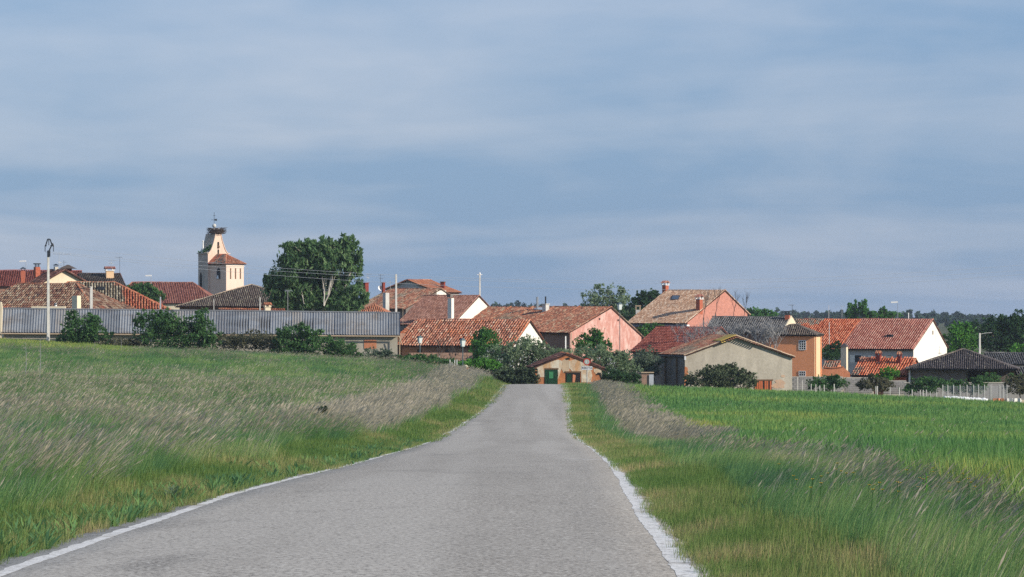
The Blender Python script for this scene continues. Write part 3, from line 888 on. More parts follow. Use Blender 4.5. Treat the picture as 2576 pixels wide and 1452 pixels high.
# ---- long corrugated shed on the left
def long_shed():
    d0 = 318.0
    eL, eR = P(2, 836.5, d0), P(1006, 843.5, d0)
    rR, rL = P(1006, 789.5, d0 + 6.3), P(6, 778.5, d0 + 6.3)
    base = gz(eR.x, d0) - .4
    root = empty('long_shed', Vector((eR.x, d0, base)), 'long low shed with a grey corrugated roof behind the bushes on the left', 'shed')
    bL, bR = Vector((2 * rL.x - eL.x, d0 + 12.6, eL.z)), Vector((2 * rR.x - eR.x, d0 + 12.6, eR.z))
    o = .45
    def dn(p, k): return Vector((p.x, p.y, p.z - k))
    w = MB()
    fl, fr_ = eL + Vector((.2, o, 0)), eR + Vector((-.25, o, 0))
    kl, kr = bL + Vector((.2, -o, 0)), bR + Vector((-.25, -o, 0))
    zl = .11
    V = [Vector((fl.x, fl.y, base)), Vector((fr_.x, fr_.y, base)), Vector((kr.x, kr.y, base)), Vector((kl.x, kl.y, base)),
         dn(fl, zl - .06), dn(fr_, zl - .06), dn(kr, zl - .06), dn(kl, zl - .06), dn(rL + Vector((.2, 0, 0)), zl), dn(rR - Vector((.25, 0, 0)), zl)]
    w.add(V, [(0, 1, 5, 4), (1, 2, 6, 9, 5), (2, 3, 7, 6), (3, 0, 4, 8, 7), (4, 5, 9, 8), (6, 7, 8, 9), (3, 2, 1, 0)])
    w.build('wall', MATS['barn'], root)
    roof = merge(slab([eL, eR, rR, rL], .06), slab([bR, bL, rL, rR], .06)).build('roof', MATS['bed_grey'], root)
    n = (eR - eL).cross(rR - eR).normalized()
    n = n if n.z > 0 else -n
    NS = 37
    wv = 4
    for i in range(NS):
        v = []
        seg = wv * 6
        lift = .012 * (i % 2)
        sag = random.uniform(-.02, .02)
        for k in range(seg + 1):
            t = (i + k / seg * 1.01) / NS
            a, b = eL.lerp(eR, t), rL.lerp(rR, t)
            hgt = .05 + .034 * math.cos(2 * math.pi * k / 6) + lift
            for q in (0, .5, 1):
                v.append(a.lerp(b, q) + n * (hgt + (sag if q == .5 else 0)) - (b - a).normalized() * (.06 + random.uniform(0, .02) if q == 0 else 0))
        f = []
        for k in range(seg):
            for q in range(2):
                f.append((k * 3 + q, k * 3 + 3 + q, k * 3 + 4 + q, k * 3 + 1 + q))
        mesh('roof_sheet', v, f, MATS['sheet'], roof, True)
    MB().tube([rL + Vector((0, 0, .10)), rR + Vector((0, 0, .10))], .10, 6).build('ridge_cap', MATS['sheet'], roof)
    MB().tube([eL + Vector((0, -.12, -.12)), eR + Vector((0, -.12, -.12))], .075, 6).build('gutter', MATS['verge'], root)
    MB().tube([eR + Vector((-.02, -.1, -.15)), eR + Vector((-.02, -.1, -.15 - 1.9))], .05, 6).build('downpipe', MATS['verge'], root)
    MB().tube([P(1004, 846, d0 - .3), P(1012, 868, d0 - .3)], .04, 5).build('bracket', MATS['verge'], root)
    # bricked-up window
    a = P(916, 878, fl.y); b = P(947, 855, fl.y)
    MB().box(((a.x + b.x) / 2, fl.y - .012, a.z), (b.x - a.x, .06, b.z - a.z)).build('bricked_window', MATS['bricked'], root)
    # end parapet on the left
    MB().prism([P(-14, 900, d0 - .05), P(2, 900, d0 - .05), P(5, 774, d0 - .05), P(3, 760, d0 - .05), P(-14, 757, d0 - .05)], (0, .5, 0)).build('parapet', MATS['cream'], root)
long_shed()

# ---- left village, behind the shed
h = hip_house('tiled_house', 'house with mossy olive and orange old roof tiles behind the left end of the shed', (243, 787), 342, 29, 18, 8.6, 5.9, 4, 714, 'cream', 't_old', single=290, ridge='t_rust', pitch=.31, course=.42, jit=.02)
chimney(h, 181, 203, 744, 790, 'cream', 'none', at=P(192, 790, 341), sink=.3)
LO = h
MB().box(P(122, 791, 336.5), (3.6, .5, .85)).build('parapet', MATS['cream'], h.root)
ch = MB().tube([P(140, 779, 338), P(140, 763, 338)], .14, 8).build('flue', MATS['whitepaint'], h.root)
MB().cone(P(140, 766, 338), .24, .2, 8).build('cowl', MATS['dark_metal'], ch)
h = hip_house('tiled_house', 'house with grey lichen roof turning red tiled toward its right hip', (442, 789), 356, -7, 16, 9, 6.9, 4, 711, 'cream', 't_old2', single=290, ridge='t_rust', seen=('front',), pitch=.31, course=.42, jit=.015)
a = h.hit(255, 728); MB().box((a.x, a.y - .1, a.z - .05), (.75, .5, .38)).build('roof_vent', MATS['dark_metal'], h.root)
h = gable_house('gabled_house', 'house with a cream gable and dark wine tiles above the left roofs', (99, 716), (164, 678.5), (222, 711), 402, 58, 'cream', 't_darkred', RL=127, gable='cream', oe=.5, og=.5)
chimney(h, 134.5, 146.5, 664, 681, 'mortar', 'hat', 'dark_metal', sink=.8)
chimney(h, 84, 101.5, 662, 694, 'redbrick', 'crown', 'dark_metal')
h2 = h
ch = MB().box(P(171, 690, 412), (.9, .9, .9)).build('chimney', MATS['darkred'], h.root)
MB().box(P(171, 674, 412) + Vector((0, 0, -.1)), (2.1, 2.1, .5), taper=.1).build('cap', MATS['t_dark'], ch)
h = gable_house('long_house', 'long red roofed house at the far left skyline', (214, 722), (206, 682), (198, 722), 455, -12, 'brownwall', 't_wine', RL=-90, verge=False)
chimney(h, 51, 64, 672, 702, 'redbrick', 'hat', 'dark_metal', at=P(57.5, 702, 448))
h = gable_house('gabled_house', 'house with a dull brown roof and a cream capped chimney left of the church', (319, 724), (303, 689), (287, 724), 442, -14, 'brownwall', 't_dark', RL=196, ridge='t_darkred')
chimney(h, 264, 287, 671, 700, 'peach', 'house', 'whitepaint')
# church
def church():
    d = 562.0; th = R(45)
    v = Vector((math.sin(th), math.cos(th), 0)); u = Vector((-math.cos(th), math.sin(th), 0))
    c0 = Vector(((523 - CX) / F * d, d, 0)); base = gz(c0.x, d) - .3
    root = empty('church', Vector((c0.x, c0.y, base)), 'village church with a curved stone bell gable and a plastered belfry', 'church')
    def T(x): return ray_plane(x, c0, v)
    wF = T(574.5)
    zs = zat(637.5, d + 1); zt = zat(588.5, d + 2)
    half = wF / 2
    prof = [(0, base), (wF, base), (wF, zs - .05)]
    curve = [(1.0, 0), (.86, .05), (.72, .16), (.58, .34), (.44, .58), (.34, .80), (.26, 1.0)]
    rt = [(half + half * a, zs + (zt - zs) * b) for a, b in curve]
    lf = [(half - half * a, zs + (zt - zs) * b) for a, b in reversed(curve)]
    prof += rt + lf + [(0, zs - .05)]
    def pt(s, t, z): return c0 + u * s + v * t + Vector((0, 0, z))
    Tk = 2.65
    MB().prism([pt(.05, t, z) for t, z in prof], u * Tk).build('bell_gable', MATS['church_stone'], root)
    MB().prism([pt(0, t, z) for t, z in prof], u * .047).build('gable_face', MATS['church_lit'], root)
    # stone courses on the curved left flank
    pts = lf
    fl = MB()
    for i in range(len(lf) - 1):
        (t0, z0), (t1, z1) = lf[i], lf[i + 1]
        nn = Vector((0, 0, 0)) + v * -(z0 - z1) + Vector((0, 0, 1)) * (t0 - t1)
        nn.normalize()
        k = 3
        for j in range(k):
            a0 = .06 + (Tk - .12) * j / k + .03; a1 = .06 + (Tk - .12) * (j + 1) / k - .03
            off = .5 * (i % 2) * (Tk / k)
            q = [pt(min(a0 + off * .3, Tk), t0, z0 - .02), pt(min(a1 + off * .3, Tk), t0, z0 - .02), pt(min(a1 + off * .3, Tk), t1, z1 + .02), pt(min(a0 + off * .3, Tk), t1, z1 + .02)]
            st = MB().prism(q, nn * random.uniform(.03, .07)).build('stone', MATS['barn'] if (i + j) % 2 else MATS['church_stone'], root)
    # cornices at the shoulders
    MB().prism([pt(-.12, -.25, zs - .05), pt(Tk + .15, -.25, zs - .05), pt(Tk + .15, .22, zs - .05), pt(-.12, .22, zs - .05)], (0, 0, .14)).build('cornice', MATS['church_stone'], root)
    MB().prism([pt(-.12, wF - .12, zs - .05), pt(Tk + .15, wF - .12, zs - .05), pt(Tk + .15, wF + .38, zs - .05), pt(-.12, wF + .38, zs - .05)], (0, 0, .12)).build('cornice', MATS['church_lit'], root)
    for (t, z) in [((lf[i][0] + lf[i + 1][0]) / 2, 0) for i in range(0)]: pass
    rib = MB().tube([pt(-.03, t, z) for t, z in rt], .10, 5); rib.build('moulding', MATS['church_lit'], root)
    rib = MB().tube([pt(-.03, t, z) for t, z in lf], .08, 5); rib.build('moulding', MATS['church_lit'], root)
    # niches
    def nich(name, x0, x1, y0, y1, mat, s=-.012, top=True):
        a, b = T(x0), T(x1); z0, z1 = zat(y1, d + (a + b) / 2 * .7), zat(y0, d + (a + b) / 2 * .7)
        r = (b - a) / 2; poly = [pt(s, a, z0), pt(s, b, z0)]
        for k in range(7):
            q = math.pi * k / 6
            poly.append(pt(s, (a + b) / 2 + r * math.cos(q), z1 - r + r * math.sin(q)))
        return MB().prism(poly, u * .05).build(name, MATS[mat], root)
    nich('belfry_opening', 546.4, 551.4, 608.4, 625.5, 'opening_shade')
    nich('belfry_opening', 546.8, 551.0, 627, 638.5, 'opening_shade')
    bl = MB().cone(pt(-.10, T(548.9), zat(623, d + 2)), .26, .42, 10, .12).build('bell', MATS['wood'], root)
    # weathered hole low on the left flank
    MB().prism([pt(Tk * .72 + a * .35, -.015, zat(705, d) + b * 1.5) for a, b in ((-1, -1.2), (1, -1.2), (1.1, .4), (.3, 1.0), (-.7, .6))], v * .04).build('niche', MATS['opening_shade'], root)
    MB().prism([pt(Tk * .45 + a * .22, -.02, zat(705, d) + b * 1.4) for a, b in ((-1, -1), (1, -1), (1, .5), (0, 1.2), (-1, .5))], v * .04).build('statue', MATS['barn'], root)
    # belfry annex in front of the lit face
    ta = T(527.0)
    q = 4.55
    ax0 = pt(0, ta, 0)
    cn = ax0 - u * q                       # near corner
    bw = ray_plane(613, cn, v)
    ze = zat(664.5, cn.y)
    def an(s, t, z): return cn + u * s + v * t + Vector((0, 0, z))
    MB().prism([an(0, 0, base), an(q - .01, 0, base), an(q - .01, bw, base), an(0, bw, base)], (0, 0, ze - base)).build('belfry', MATS['church_pink'], root)
    lit = MB().prism([an(-.03, .003, base), an(-.03, bw, base), an(-.03, bw, ze), an(-.03, .003, ze)], u * .027).build('belfry_front', MATS['belfry'], root)  # sunlit face tinted apart from the shaded side, light put into colour
    MB().prism([an(-.12, -.12, ze - .38), an(-.12, bw + .1, ze - .38), an(-.12, bw + .1, ze - .26), an(-.12, -.12, ze - .26)], u * .085).build('moulding', MATS['white'], root)
    MB().prism([an(-.10, -.09, ze - .38), an(q - .02, -.09, ze - .38), an(q - .02, -.09, ze - .26), an(-.10, -.09, ze - .26)], v * .086).build('moulding', MATS['church_pink'], root)
    def onfront(name, x0, x1, y0, y1, mat):
        a, b = ray_plane(x0, cn, v), ray_plane(x1, cn, v); y_ = cn.y + (a + b) / 2 * v.y
        z0, z1 = zat(y1, y_), zat(y0, y_); r = (b - a) / 2
        poly = [an(-.045, a, z0), an(-.045, b, z0)] + [an(-.045, (a + b) / 2 + r * math.cos(math.pi * k / 5), z1 - r + r * math.sin(math.pi * k / 5)) for k in range(6)]
        MB().prism(poly, u * .03).build(name, MATS[mat], root)
    for x0, x1 in ((578.2, 581.3), (590.4, 593.8), (602.8, 606)): onfront('slit_window', x0, x1, 674.5, 702, 'wood')
    def onleft(name, x0, x1, y0, y1, mat, pr):
        a, b = ray_plane(x1, cn, u), ray_plane(x0, cn, u); y_ = cn.y + (a + b) / 2 * u.y
        z0, z1 = zat(y1, y_), zat(y0, y_); r = (b - a) / 2
        poly = [an(a, -pr, z0), an(b, -pr, z0)] + [an((a + b) / 2 + r * math.cos(math.pi * k / 6), -pr, z1 - r + r * math.sin(math.pi * k / 6)) for k in range(7)]
        return MB().prism(poly, v * .03).build(name, MATS[mat], root)
    onleft('arch_surround', 543.8, 555.6, 672.5, 703, 'church_lit', .014)
    onleft('arched_window', 545.4, 554.4, 674.5, 702, 'opening_shade', .03)
    bc = cn + u * ((ray_plane(549, cn, u))) - v * .1
    MB().cone(Vector((bc.x, bc.y, zat(701.5, bc.y))), .24, .62, 10, .10).build('bell', MATS['whitepaint'], root)
    # belfry roof: half hip leaning on the gable wall
    o = .35
    ap = an(q - .02, bw * .42, zat(640.5, cn.y + 4.5))
    K, Nn, Q_, B_ = an(-o, -o, ze + .02), an(-o, bw + o, ze + .02), an(q - .02, -o, ze + .02), an(q - .02, bw + o, ze + .02)
    ap2 = an(q * .45, bw * .42, ap.z - .02)
    f1 = [Q_, K, ap2, ap]; f2 = [K, Nn, ap2]; f3 = [Nn, B_, ap, ap2]
    roof = merge(slab(f1), slab(f2), slab(f3)).build('roof', MATS['bed'], root)
    for f in (f1, f2, f3): roof_face(f, 't_bright' if f is f1 else 't_rust', roof, .30, .40)
    ridge_row(K, ap2, roof, 't_rust', .28, .45, 'hip_tile'); ridge_row(Nn, ap2, roof, 't_rust', .28, .45, 'hip_tile'); ridge_row(ap2, ap, roof, 't_rust', .28, .45)
    # finials
    p = pt(Tk * .42, half, zt)
    f = MB().tube([p, p + Vector((0, 0, 1.0))], .16, 8)
    f.ball(p + Vector((0, 0, 1.45)), .36, 0, 1.05); f.build('finial', MATS['concrete'], root, True)
    vb = p + Vector((0, 0, 1.75))
    va = MB().tube([vb, vb + Vector((0, 0, 2.1))], .035, 5)
    va.tube([vb + Vector((-.55, 0, .75)), vb + Vector((.55, 0, .75))], .03, 5)
    va.tube([vb + Vector((-.22, 0, 1.5)), vb + Vector((.22, 0, 1.5))], .03, 5)
    va.prism([vb + Vector((.06, -.02, .62)), vb + Vector((.55, -.02, .55)), vb + Vector((.40, -.02, .75)), vb + Vector((.55, -.02, .95)), vb + Vector((.06, -.02, .88))], (0, .04, 0))
    va.build('weather_vane', MATS['dark_metal'], root)
    pb = pt(Tk * .70, half * .16, zs + .3)
    fp = MB().cone(pb - Vector((0, 0, .3)), .30, .5, 8, .24); fp.cone(pb + Vector((0, 0, .2)), .20, 1.5, 8, .10); fp.ball(pb + Vector((0, 0, 1.85)), .17)
    fp.build('pinnacle', MATS['whitepaint'], root)
    return pt, zs, zt, half, Tk, root
CH = church()
hip_house('church_nave', 'dark red tiled church nave roof left of the bell gable', (552, 764), 541, 0, 18.5, 11, 5.2, 3, 711, 'cream', 't_nave', cat='church', pitch=.30, course=.45, ridge='t_rust', seen=('front',))

# stork nest and stork
pt, zs, zt, half, Tk, _ = CH
nc_ = pt(Tk * .30, half + .25, zt + .30)
nest = MB()
for k in range(560):
    a = random.uniform(0, 2 * math.pi); rr = random.uniform(.3, 1.75); z = random.uniform(-.5, .5) * (1.0 if rr > .7 else .7)
    p = nc_ + Vector((rr * math.cos(a), rr * math.sin(a), z + .18 * rr))
    t = Vector((-math.sin(a), math.cos(a), random.uniform(-.25, .25))) + Vector((random.uniform(-.6, .6), random.uniform(-.6, .6), 0))
    t.normalize(); l = random.uniform(.25, .6)
    nest.tube([p - t * l, p + t * l], .028, 3, caps=False)
nest.ball(nc_ + Vector((0, 0, .02)), 1.25, 0, .32)
tag(nest.build('stork_nest', MATS['nestwood']), 'big dark stick nest on top of the church bell gable', 'nest')
sb = nc_ + Vector((.15, -.2, .45))
st = MB().ball(sb, .26, 0, .62); st.tube([sb + Vector((.12, 0, .08)), sb + Vector((.28, 0, .24)), sb + Vector((.34, 0, .34))], [.10, .07, .06], 6)
sr = empty('stork', sb - Vector((0, 0, .15)), 'small white stork sitting in the nest on the church', 'bird')
st.build('body', MATS['feather'], sr, True)
MB().prism([sb + Vector((-.15, -.12, .05)), sb + Vector((-.5, -.1, .02)), sb + Vector((-.5, .1, .02)), sb + Vector((-.15, .12, .05))], (0, 0, .07)).build('wing_feathers', MATS['sign_black'], sr)
MB().tube([sb + Vector((.36, 0, .35)), sb + Vector((.62, 0, .27))], [.03, .008], 5).build('beak', MATS['sign_red'], sr)

h = hip_house('hipped_house', 'house with a wide dark brown hipped roof in front of the church', (795, 772), 402, 2, 17.9, 13, 8.95, 8.94, 717, 'brownwall', 't_dark', ridge='verge', oe=.5)
h = gable_house('low_house', 'low tiled roof with a cream cap row just above the shed ridge', (728, 792), (716, 779), (704, 792), 345, -18, 'white', 't_rust', RL=551, verge=False)
chimney(h, 664, 681.5, 761.5, 787, 'cream', 'tile', 'cream', at=P(672.5, 787, 343))

# ---- centre
h = gable_house('gabled_house', 'house with a grey gable and an orange roof on the central skyline', (968, 728), (1025, 704.5), (1104, 736), 468, 110, 'greywall', 't_rust', L=9.5, oe=.3, og=.3, hide_back_tiles=False)
chimney(h, 1107.5, 1120, 708.5, 728, 'darkred', 'slab', 'wood', at=P(1114, 728, 471), sink=1.2)
h = gable_house('tiled_house', 'brown mottled roof with a small white gable right of the tall tree', (1016, 778), (1110, 727), (1150, 753), 412, 50, 'dark_wall', 't_brown', RL=981, gable='dark_wall', oe=.4)  # gable wall darkened in its colour to stand for shadow
wall_px(h, 'white_gable_top', 1098, 1122, 731, 742, 'white', 'gable', .03, .03)
chimney(h, 912.5, 927.5, 711, 745, 'darkred', 'slab', 'darkred', at=P(920, 745, 424), sink=2)
chimney(h, 960, 969, 710, 728, 'darkred', 'slab', 'darkred', at=P(964.5, 728, 424), sink=2)
chimney(h, 963, 979.5, 737, 790, 'concrete', 'none', at=P(971, 790, 396), sink=.5)
h = hip_house('low_house', 'small reddish hipped roof tucked under the right side of the tall tree', (985, 795), 388, 6, 5.0, 5.0, 2.5, 2.5, 766, 'brownwall', 't_rust', hips=False)
h = gable_house('gabled_house', 'house with a dusty pink roof and a bright white gable with a pillar chimney', (1137, 818), (1206, 744.5), (1262, 803), 364, 32, 'white', 't_pinkbrown', RL=1065, gable='white', pitch=.22, course=.30, jit=.004)
MB().box(Vector((h.pt(h.L - .8, .1, 0).x, h.pt(h.L - .8, .1, 0).y, h.zE - 3)), (3, .3, 2.9), h.yaw).build('lean_wall', MATS['dark_wall'], h.root)
chimney(h, 1139, 1155, 746, 806, 'white', 'none', at=h.pt(.75, .9, h.zE + .35), sink=1.0)
c_ = h.pt(.75, .9, h.zE + .35)
MB().box((c_.x - .10, c_.y, zat(748, c_.y)), (.5, .55, .3), h.yaw).build('flue', MATS['dark_wall'], h.root)
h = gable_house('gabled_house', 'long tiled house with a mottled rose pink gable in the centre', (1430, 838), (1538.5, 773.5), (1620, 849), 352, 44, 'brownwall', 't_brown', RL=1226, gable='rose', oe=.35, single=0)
RP = h
chimney(h, 1364, 1381.5, 764, 786, 'concrete', 'slab', 'concrete')
a = h.hit(1351.5, 780); MB().tube([a, a + Vector((0, 0, 1.5))], .13, 7).build('flue', MATS['steel'], h.root)
a = h.hit(1372.5, 770); MB().tube([a + Vector((0, .3, .2)), a + Vector((0, .3, 1.1))], .09, 7).build('flue', MATS['dark_metal'], h.root)
for k in (0.25, .45, .62, .8):            # raised mortared tile rows
    a_, b_ = h.front[1].lerp(h.front[0], k), h.front[2].lerp(h.front[3], k)
    ridge_row(a_ + h.n1 * .06, b_ + h.n1 * .06, h.roof, 't_rust', .22, .40, 'course_tile')
p = h.pt(h.L - 2.2, h.tR * .93, 0)
MB().prism([RP.hit(1342, 781) + h.n1 * .14, RP.hit(1372, 783) + h.n1 * .14, RP.hit(1382, 777) + h.n1 * .14, RP.hit(1352, 776) + h.n1 * .14], h.n1 * .02).build('metal_patch', MATS['tin'], h.root)
for x, y in ((1508, 803), (1555, 806)): wall_px(h, 'vent_hole', x - 1.8, x + 1.8, y - 2.5, y + 2, 'opening_shade', 'gable', .012, .03)
MB().tube([P(1437, 838, 351.6), P(1436.5, 880, 351.6)], .06, 6).build('downpipe', MATS['verge'], h.root)
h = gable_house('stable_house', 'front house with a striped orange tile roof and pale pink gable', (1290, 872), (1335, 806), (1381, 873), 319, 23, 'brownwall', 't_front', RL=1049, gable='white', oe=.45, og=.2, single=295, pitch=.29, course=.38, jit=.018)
FR = h
for k in (.03, .28, .55, .78, .93):
    a_, b_ = h.front[1].lerp(h.front[0], k), h.front[2].lerp(h.front[3], k)
    ridge_row(a_ + h.n1 * .05, b_ + h.n1 * .05, h.roof, 't_rust', .20, .40, 'course_tile')
# left hipped end of the same house
l0 = h.front[0]; l1 = h.front[3]
m_ = l0.lerp(l1, .48) + h.u * .75
roof_face([l0.lerp(l1, .02), m_, l1 - Vector((0, 0, .02)), l0.lerp(l1, .5)], 't_front', h.roof, .26, .34)
for i, x in enumerate((1050, 1120)):
    window_px(h, x, x + 11, 879, 889, frame='wood', off=.45)
MB().prism([h.pt(h.L - .02, .5, h.base), h.pt(h.L + 1.0, .5, h.base), h.pt(h.L + 1.0, .5, h.zE + 1.2), h.pt(h.L - .02, .5, h.zE + 1.3)], h.v * 4).build('side_wall', MATS['brownwall'], h.root)

# ---- right
h = gable_house('villa', 'tall villa with a tan tiled roof and two brick chimneys', (1724, 814), (1825, 731), (1888, 793), 404, 43, 'brickpink', 't_tan', RL=1676, gable='brickpink', pitch=.24, course=.32, jit=.004, oe=.55)
VI = h
chimney(h, 1663, 1679.5, 706.5, 745, 'redbrick', 'house', 'whitepaint', at=h.pt(h.L + .05, h.tR - .1, zat(745, h.pt(h.L, h.tR, 0).y)))
chimney(h, 1751, 1768, 741.5, 781, 'redbrick', 'house', 'whitepaint')
skylight(h, 1688, 1712, 746, 756.5, 'skyglass')
a, b = h.front[0], h.front[1]
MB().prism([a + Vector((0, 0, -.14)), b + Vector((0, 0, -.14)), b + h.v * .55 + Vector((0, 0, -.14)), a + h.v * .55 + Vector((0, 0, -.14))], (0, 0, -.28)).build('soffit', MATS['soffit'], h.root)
MB().box(h.pt(.05, .3, h.zE - .75), (.55, .5, .6), h.yaw).build('kneeler', MATS['whitepaint'], h.root)
h = gable_house('outbuilding', 'wine red tiled outbuilding below the villa', (1748, 888), (1815, 825), (1880, 888), 318, 44, 'dark_wall', 't_wine', RL=1652, pitch=.22, course=.30, jit=.004)
h = gable_house('weathered_house', 'house with a grey tiled roof behind the bare tree', (1970, 838), (1991, 799), (2012, 838), 347, 15, 'brownwall', 't_grey', RL=1792, gable='cream', bed='bed_grey', ridge='t_grey', verge=False, oe=.4)
WH = h
MB().prism([h.pt(-.03, .2, h.base), h.pt(-.03, h.tE2 - .2, h.base), h.pt(-.03, h.tE2 - .2, h.zE + .25), h.pt(-.03, h.tR, h.zR + .22), h.pt(-.03, .2, h.zE + .25)], h.u * .14).build('parapet', MATS['cream'], h.root)
chimney(h, 1974, 1988, 782, 806, 'redbrick', 'crown', 'dark_metal')
# orange tower house
h = hip_house('orange_house', 'orange rendered tower house with barred windows and a dark hipped roof', (2054, 843.5), 322, 16, 5.2, 3.9, 2.35, 2.3, 817.5, 'orange', 't_dark', bed='bed_grey', oe=.28, pitch=.22, course=.32)
OH = h
h.s0 = 0
MB().prism([h.pt(.25, .283, h.base), h.pt(.25, 3.617, h.base), h.pt(.25, 3.617, h.zE - .06), h.pt(.25, .283, h.zE - .06)], h.u * .027).build('side_wall', MATS['peach'], h.root)  # sunlit side of the orange render, painted paler than the front
window_px(h, 2010, 2027, 857, 880, bars=(2, 3), off=.28, bw=.07)
window_px(h, 2010, 2026, 934, 946, bars=(2, 1), off=.28, bw=.07)
MB().tube([h.pt(.18, .5, h.base), h.pt(.18, .5, h.zE - .15)], .05, 6).build('downpipe', MATS['bricked'], h.root)
MB().tube([h.pt(.18, 3.55, h.base), h.pt(.18, 3.55, h.zE - .15)], .05, 6).build('downpipe', MATS['orange'], h.root)
# white gabled house, pink roof, and its orange roofed neighbour on the same line
args = dict(tR=None, tE2=None)
h = gable_house('white_house', 'white gabled house with a salmon tile roof and a long grey front', (2297, 880), (2348, 804.5), (2386, 876), 374, 27, 'greywall', 't_pink', RL=2168, gable='white', pitch=.29, course=.36, jit=.005, oe=.35)
WG = h
h8 = gable_house('roofed_barn', 'orange and grey patched roof adjoining the salmon roof on its left', (2297, 880), (2348, 804.5), (2386, 876), 374, 27, 'greywall', 't_bright', RL=1996, s0=h.L + .02, pitch=.29, course=.36, jit=.012, oe=.35, verge=True, cat='barn')
a = WG.hit(2238, 848); MB().box((a.x, a.y - .1, a.z - .05), (.7, .5, .35), h.yaw).build('roof_vent', MATS['dark_metal'], h.root)
wall_px(WG, 'gable_vent', 2345, 2348, 832, 842, 'dark_wall', 'gable', .012, .03)
for x0, x1 in ((2150, 2168), (2232, 2244)): window_px(WG, x0, x1, 893, 912, off=.35)
wall_px(WG, 'shutter', 2138, 2149, 893, 912, 'white', off=.35); wall_px(WG, 'sign_panel', 2172, 2177, 894, 900, 'white', off=.35)
wall_px(WG, 'shutter', 2184, 2198, 894, 900, 'white', off=.35); wall_px(WG, 'shutter', 2217, 2243, 895, 901, 'cream', off=.35)
# pillar chimney
pc = P(2124, 925, 341)
root = empty('pillar_chimney', pc, 'freestanding cream pillar chimney with a small dark tiled cap', 'chimney')
MB().box(pc - Vector((0, 0, 3)), (.62, .55, 3 + 53 / (F / 341)), R(-25)).build('shaft', MATS['cream'], root)
MB().box(P(2124, 872, 341), (.85, .8, .36), R(-25), taper=.15).build('cap', MATS['t_pavilion'], root)
# small sheds in front
h = gable_house('garden_shed', 'little orange tiled shed roof with two tile capped chimneys before the white house', (2281, 946), (2305, 903.5), (2329, 946), 331, 25, 'redbrick', 't_bright', RL=2163, single=290, pitch=.28, course=.36, ridge='t_rust')
chimney(h, 2203, 2217, 883, 911, 'darkred', 'tile', 'darkred')
chimney(h, 2257, 2268, 885, 916, 'darkred', 'tile', 'darkred')
h = gable_house('garden_shed', 'tiny red tiled roof between the orange house and the pillar chimney', (2107, 931), (2115, 910), (2123, 931), 344, 18, 'orange', 't_bright', RL=2074, pitch=.26, ridge='t_rust')
root = empty('garden_wall', P(2100, 960, 330), 'low orange rendered garden wall right of the orange house', 'wall')
MB().prism([P(2060, 990, 330), P(2142, 990, 330), P(2138, 938, 330), P(2122, 924, 330), P(2100, 927, 330), P(2078, 926, 330), P(2060, 930, 330)], (0, .3, 0)).build('wall', MATS['bricked'], root)
MB().prism([P(2074, 925.7, 329.9), P(2100, 926.7, 329.9), P(2122, 923.7, 329.9), P(2122, 921.5, 329.9), P(2100, 924.5, 329.9), P(2074, 923.5, 329.9)], (0, .5, 0)).build('coping', MATS['t_rust'], root)
# dark pavilion
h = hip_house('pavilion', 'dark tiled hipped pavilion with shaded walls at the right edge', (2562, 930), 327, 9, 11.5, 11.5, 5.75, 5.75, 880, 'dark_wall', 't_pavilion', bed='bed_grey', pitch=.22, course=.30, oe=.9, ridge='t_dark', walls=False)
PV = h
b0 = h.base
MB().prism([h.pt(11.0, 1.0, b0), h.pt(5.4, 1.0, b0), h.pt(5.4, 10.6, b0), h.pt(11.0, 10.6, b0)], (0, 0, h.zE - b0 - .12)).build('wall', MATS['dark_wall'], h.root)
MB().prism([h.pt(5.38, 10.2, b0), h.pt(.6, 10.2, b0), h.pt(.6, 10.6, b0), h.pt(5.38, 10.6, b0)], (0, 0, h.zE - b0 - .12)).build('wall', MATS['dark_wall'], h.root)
for s_ in (.7, 2.9): MB().box(h.pt(s_, 1.0, b0), (.25, .25, h.zE - b0 - .12), h.yaw).build('post', MATS['wood'], h.root)
MB().box(h.pt(11.15, .9, b0), (.18, .18, h.zE - b0 - .12), h.yaw).build('post', MATS['whitepaint'], h.root)
MB().prism([h.pt(9.2, .985, h.zE - 2.1), h.pt(6.6, .985, h.zE - 2.1), h.pt(6.6, .985, h.zE - 1.1), h.pt(9.2, .985, h.zE - 1.1)], h.v * .03).build('window', MATS['dim_glass'], h.root)
h = gable_house('grey_house', 'pale house with a grey roof cut by the right picture edge', (2640, 918), (2640, 889), (2640, 918), 350, 0, 'white', 't_grey', RL=2476, tR=3.5, tE2=7, bed='bed_grey', ridge='t_grey', verge=False)
h = gable_house('grey_house', 'cream cottage wall at the right picture edge beside the pavilion', (2680, 945), (2680, 925), (2680, 945), 331, 0, 'cream', 't_grey', RL=2548, tR=2.5, tE2=5, bed='bed_grey', ridge='t_grey', verge=False)
# ---- grey rendered barn with the low gable
h = gable_house('barn', 'low grey rendered barn with a wide gable beside the green field', (1721, 894.5), (1851, 846), (2000, 898.5), 301, 75, 'dark_wall', 't_brown', L=8.0, gable='barn', oe=.18, og=.35, single=0, verge=False, ridge='t_brown', hide_back_tiles=False)  # side walls darker than the gable: their shade is put into the colour
BN = h
ridge_row(h.pt(.05, 0, h.zE), h.pt(.05, h.tR, h.zR), h.roof, 'verge', .2, .45, 'verge_tile')
ridge_row(h.pt(.05, h.tE2, h.zE2), h.pt(.05, h.tR, h.zR), h.roof, 'verge', .2, .45, 'verge_tile')
def bt(x): return ray_plane(x, h.c, h.v)
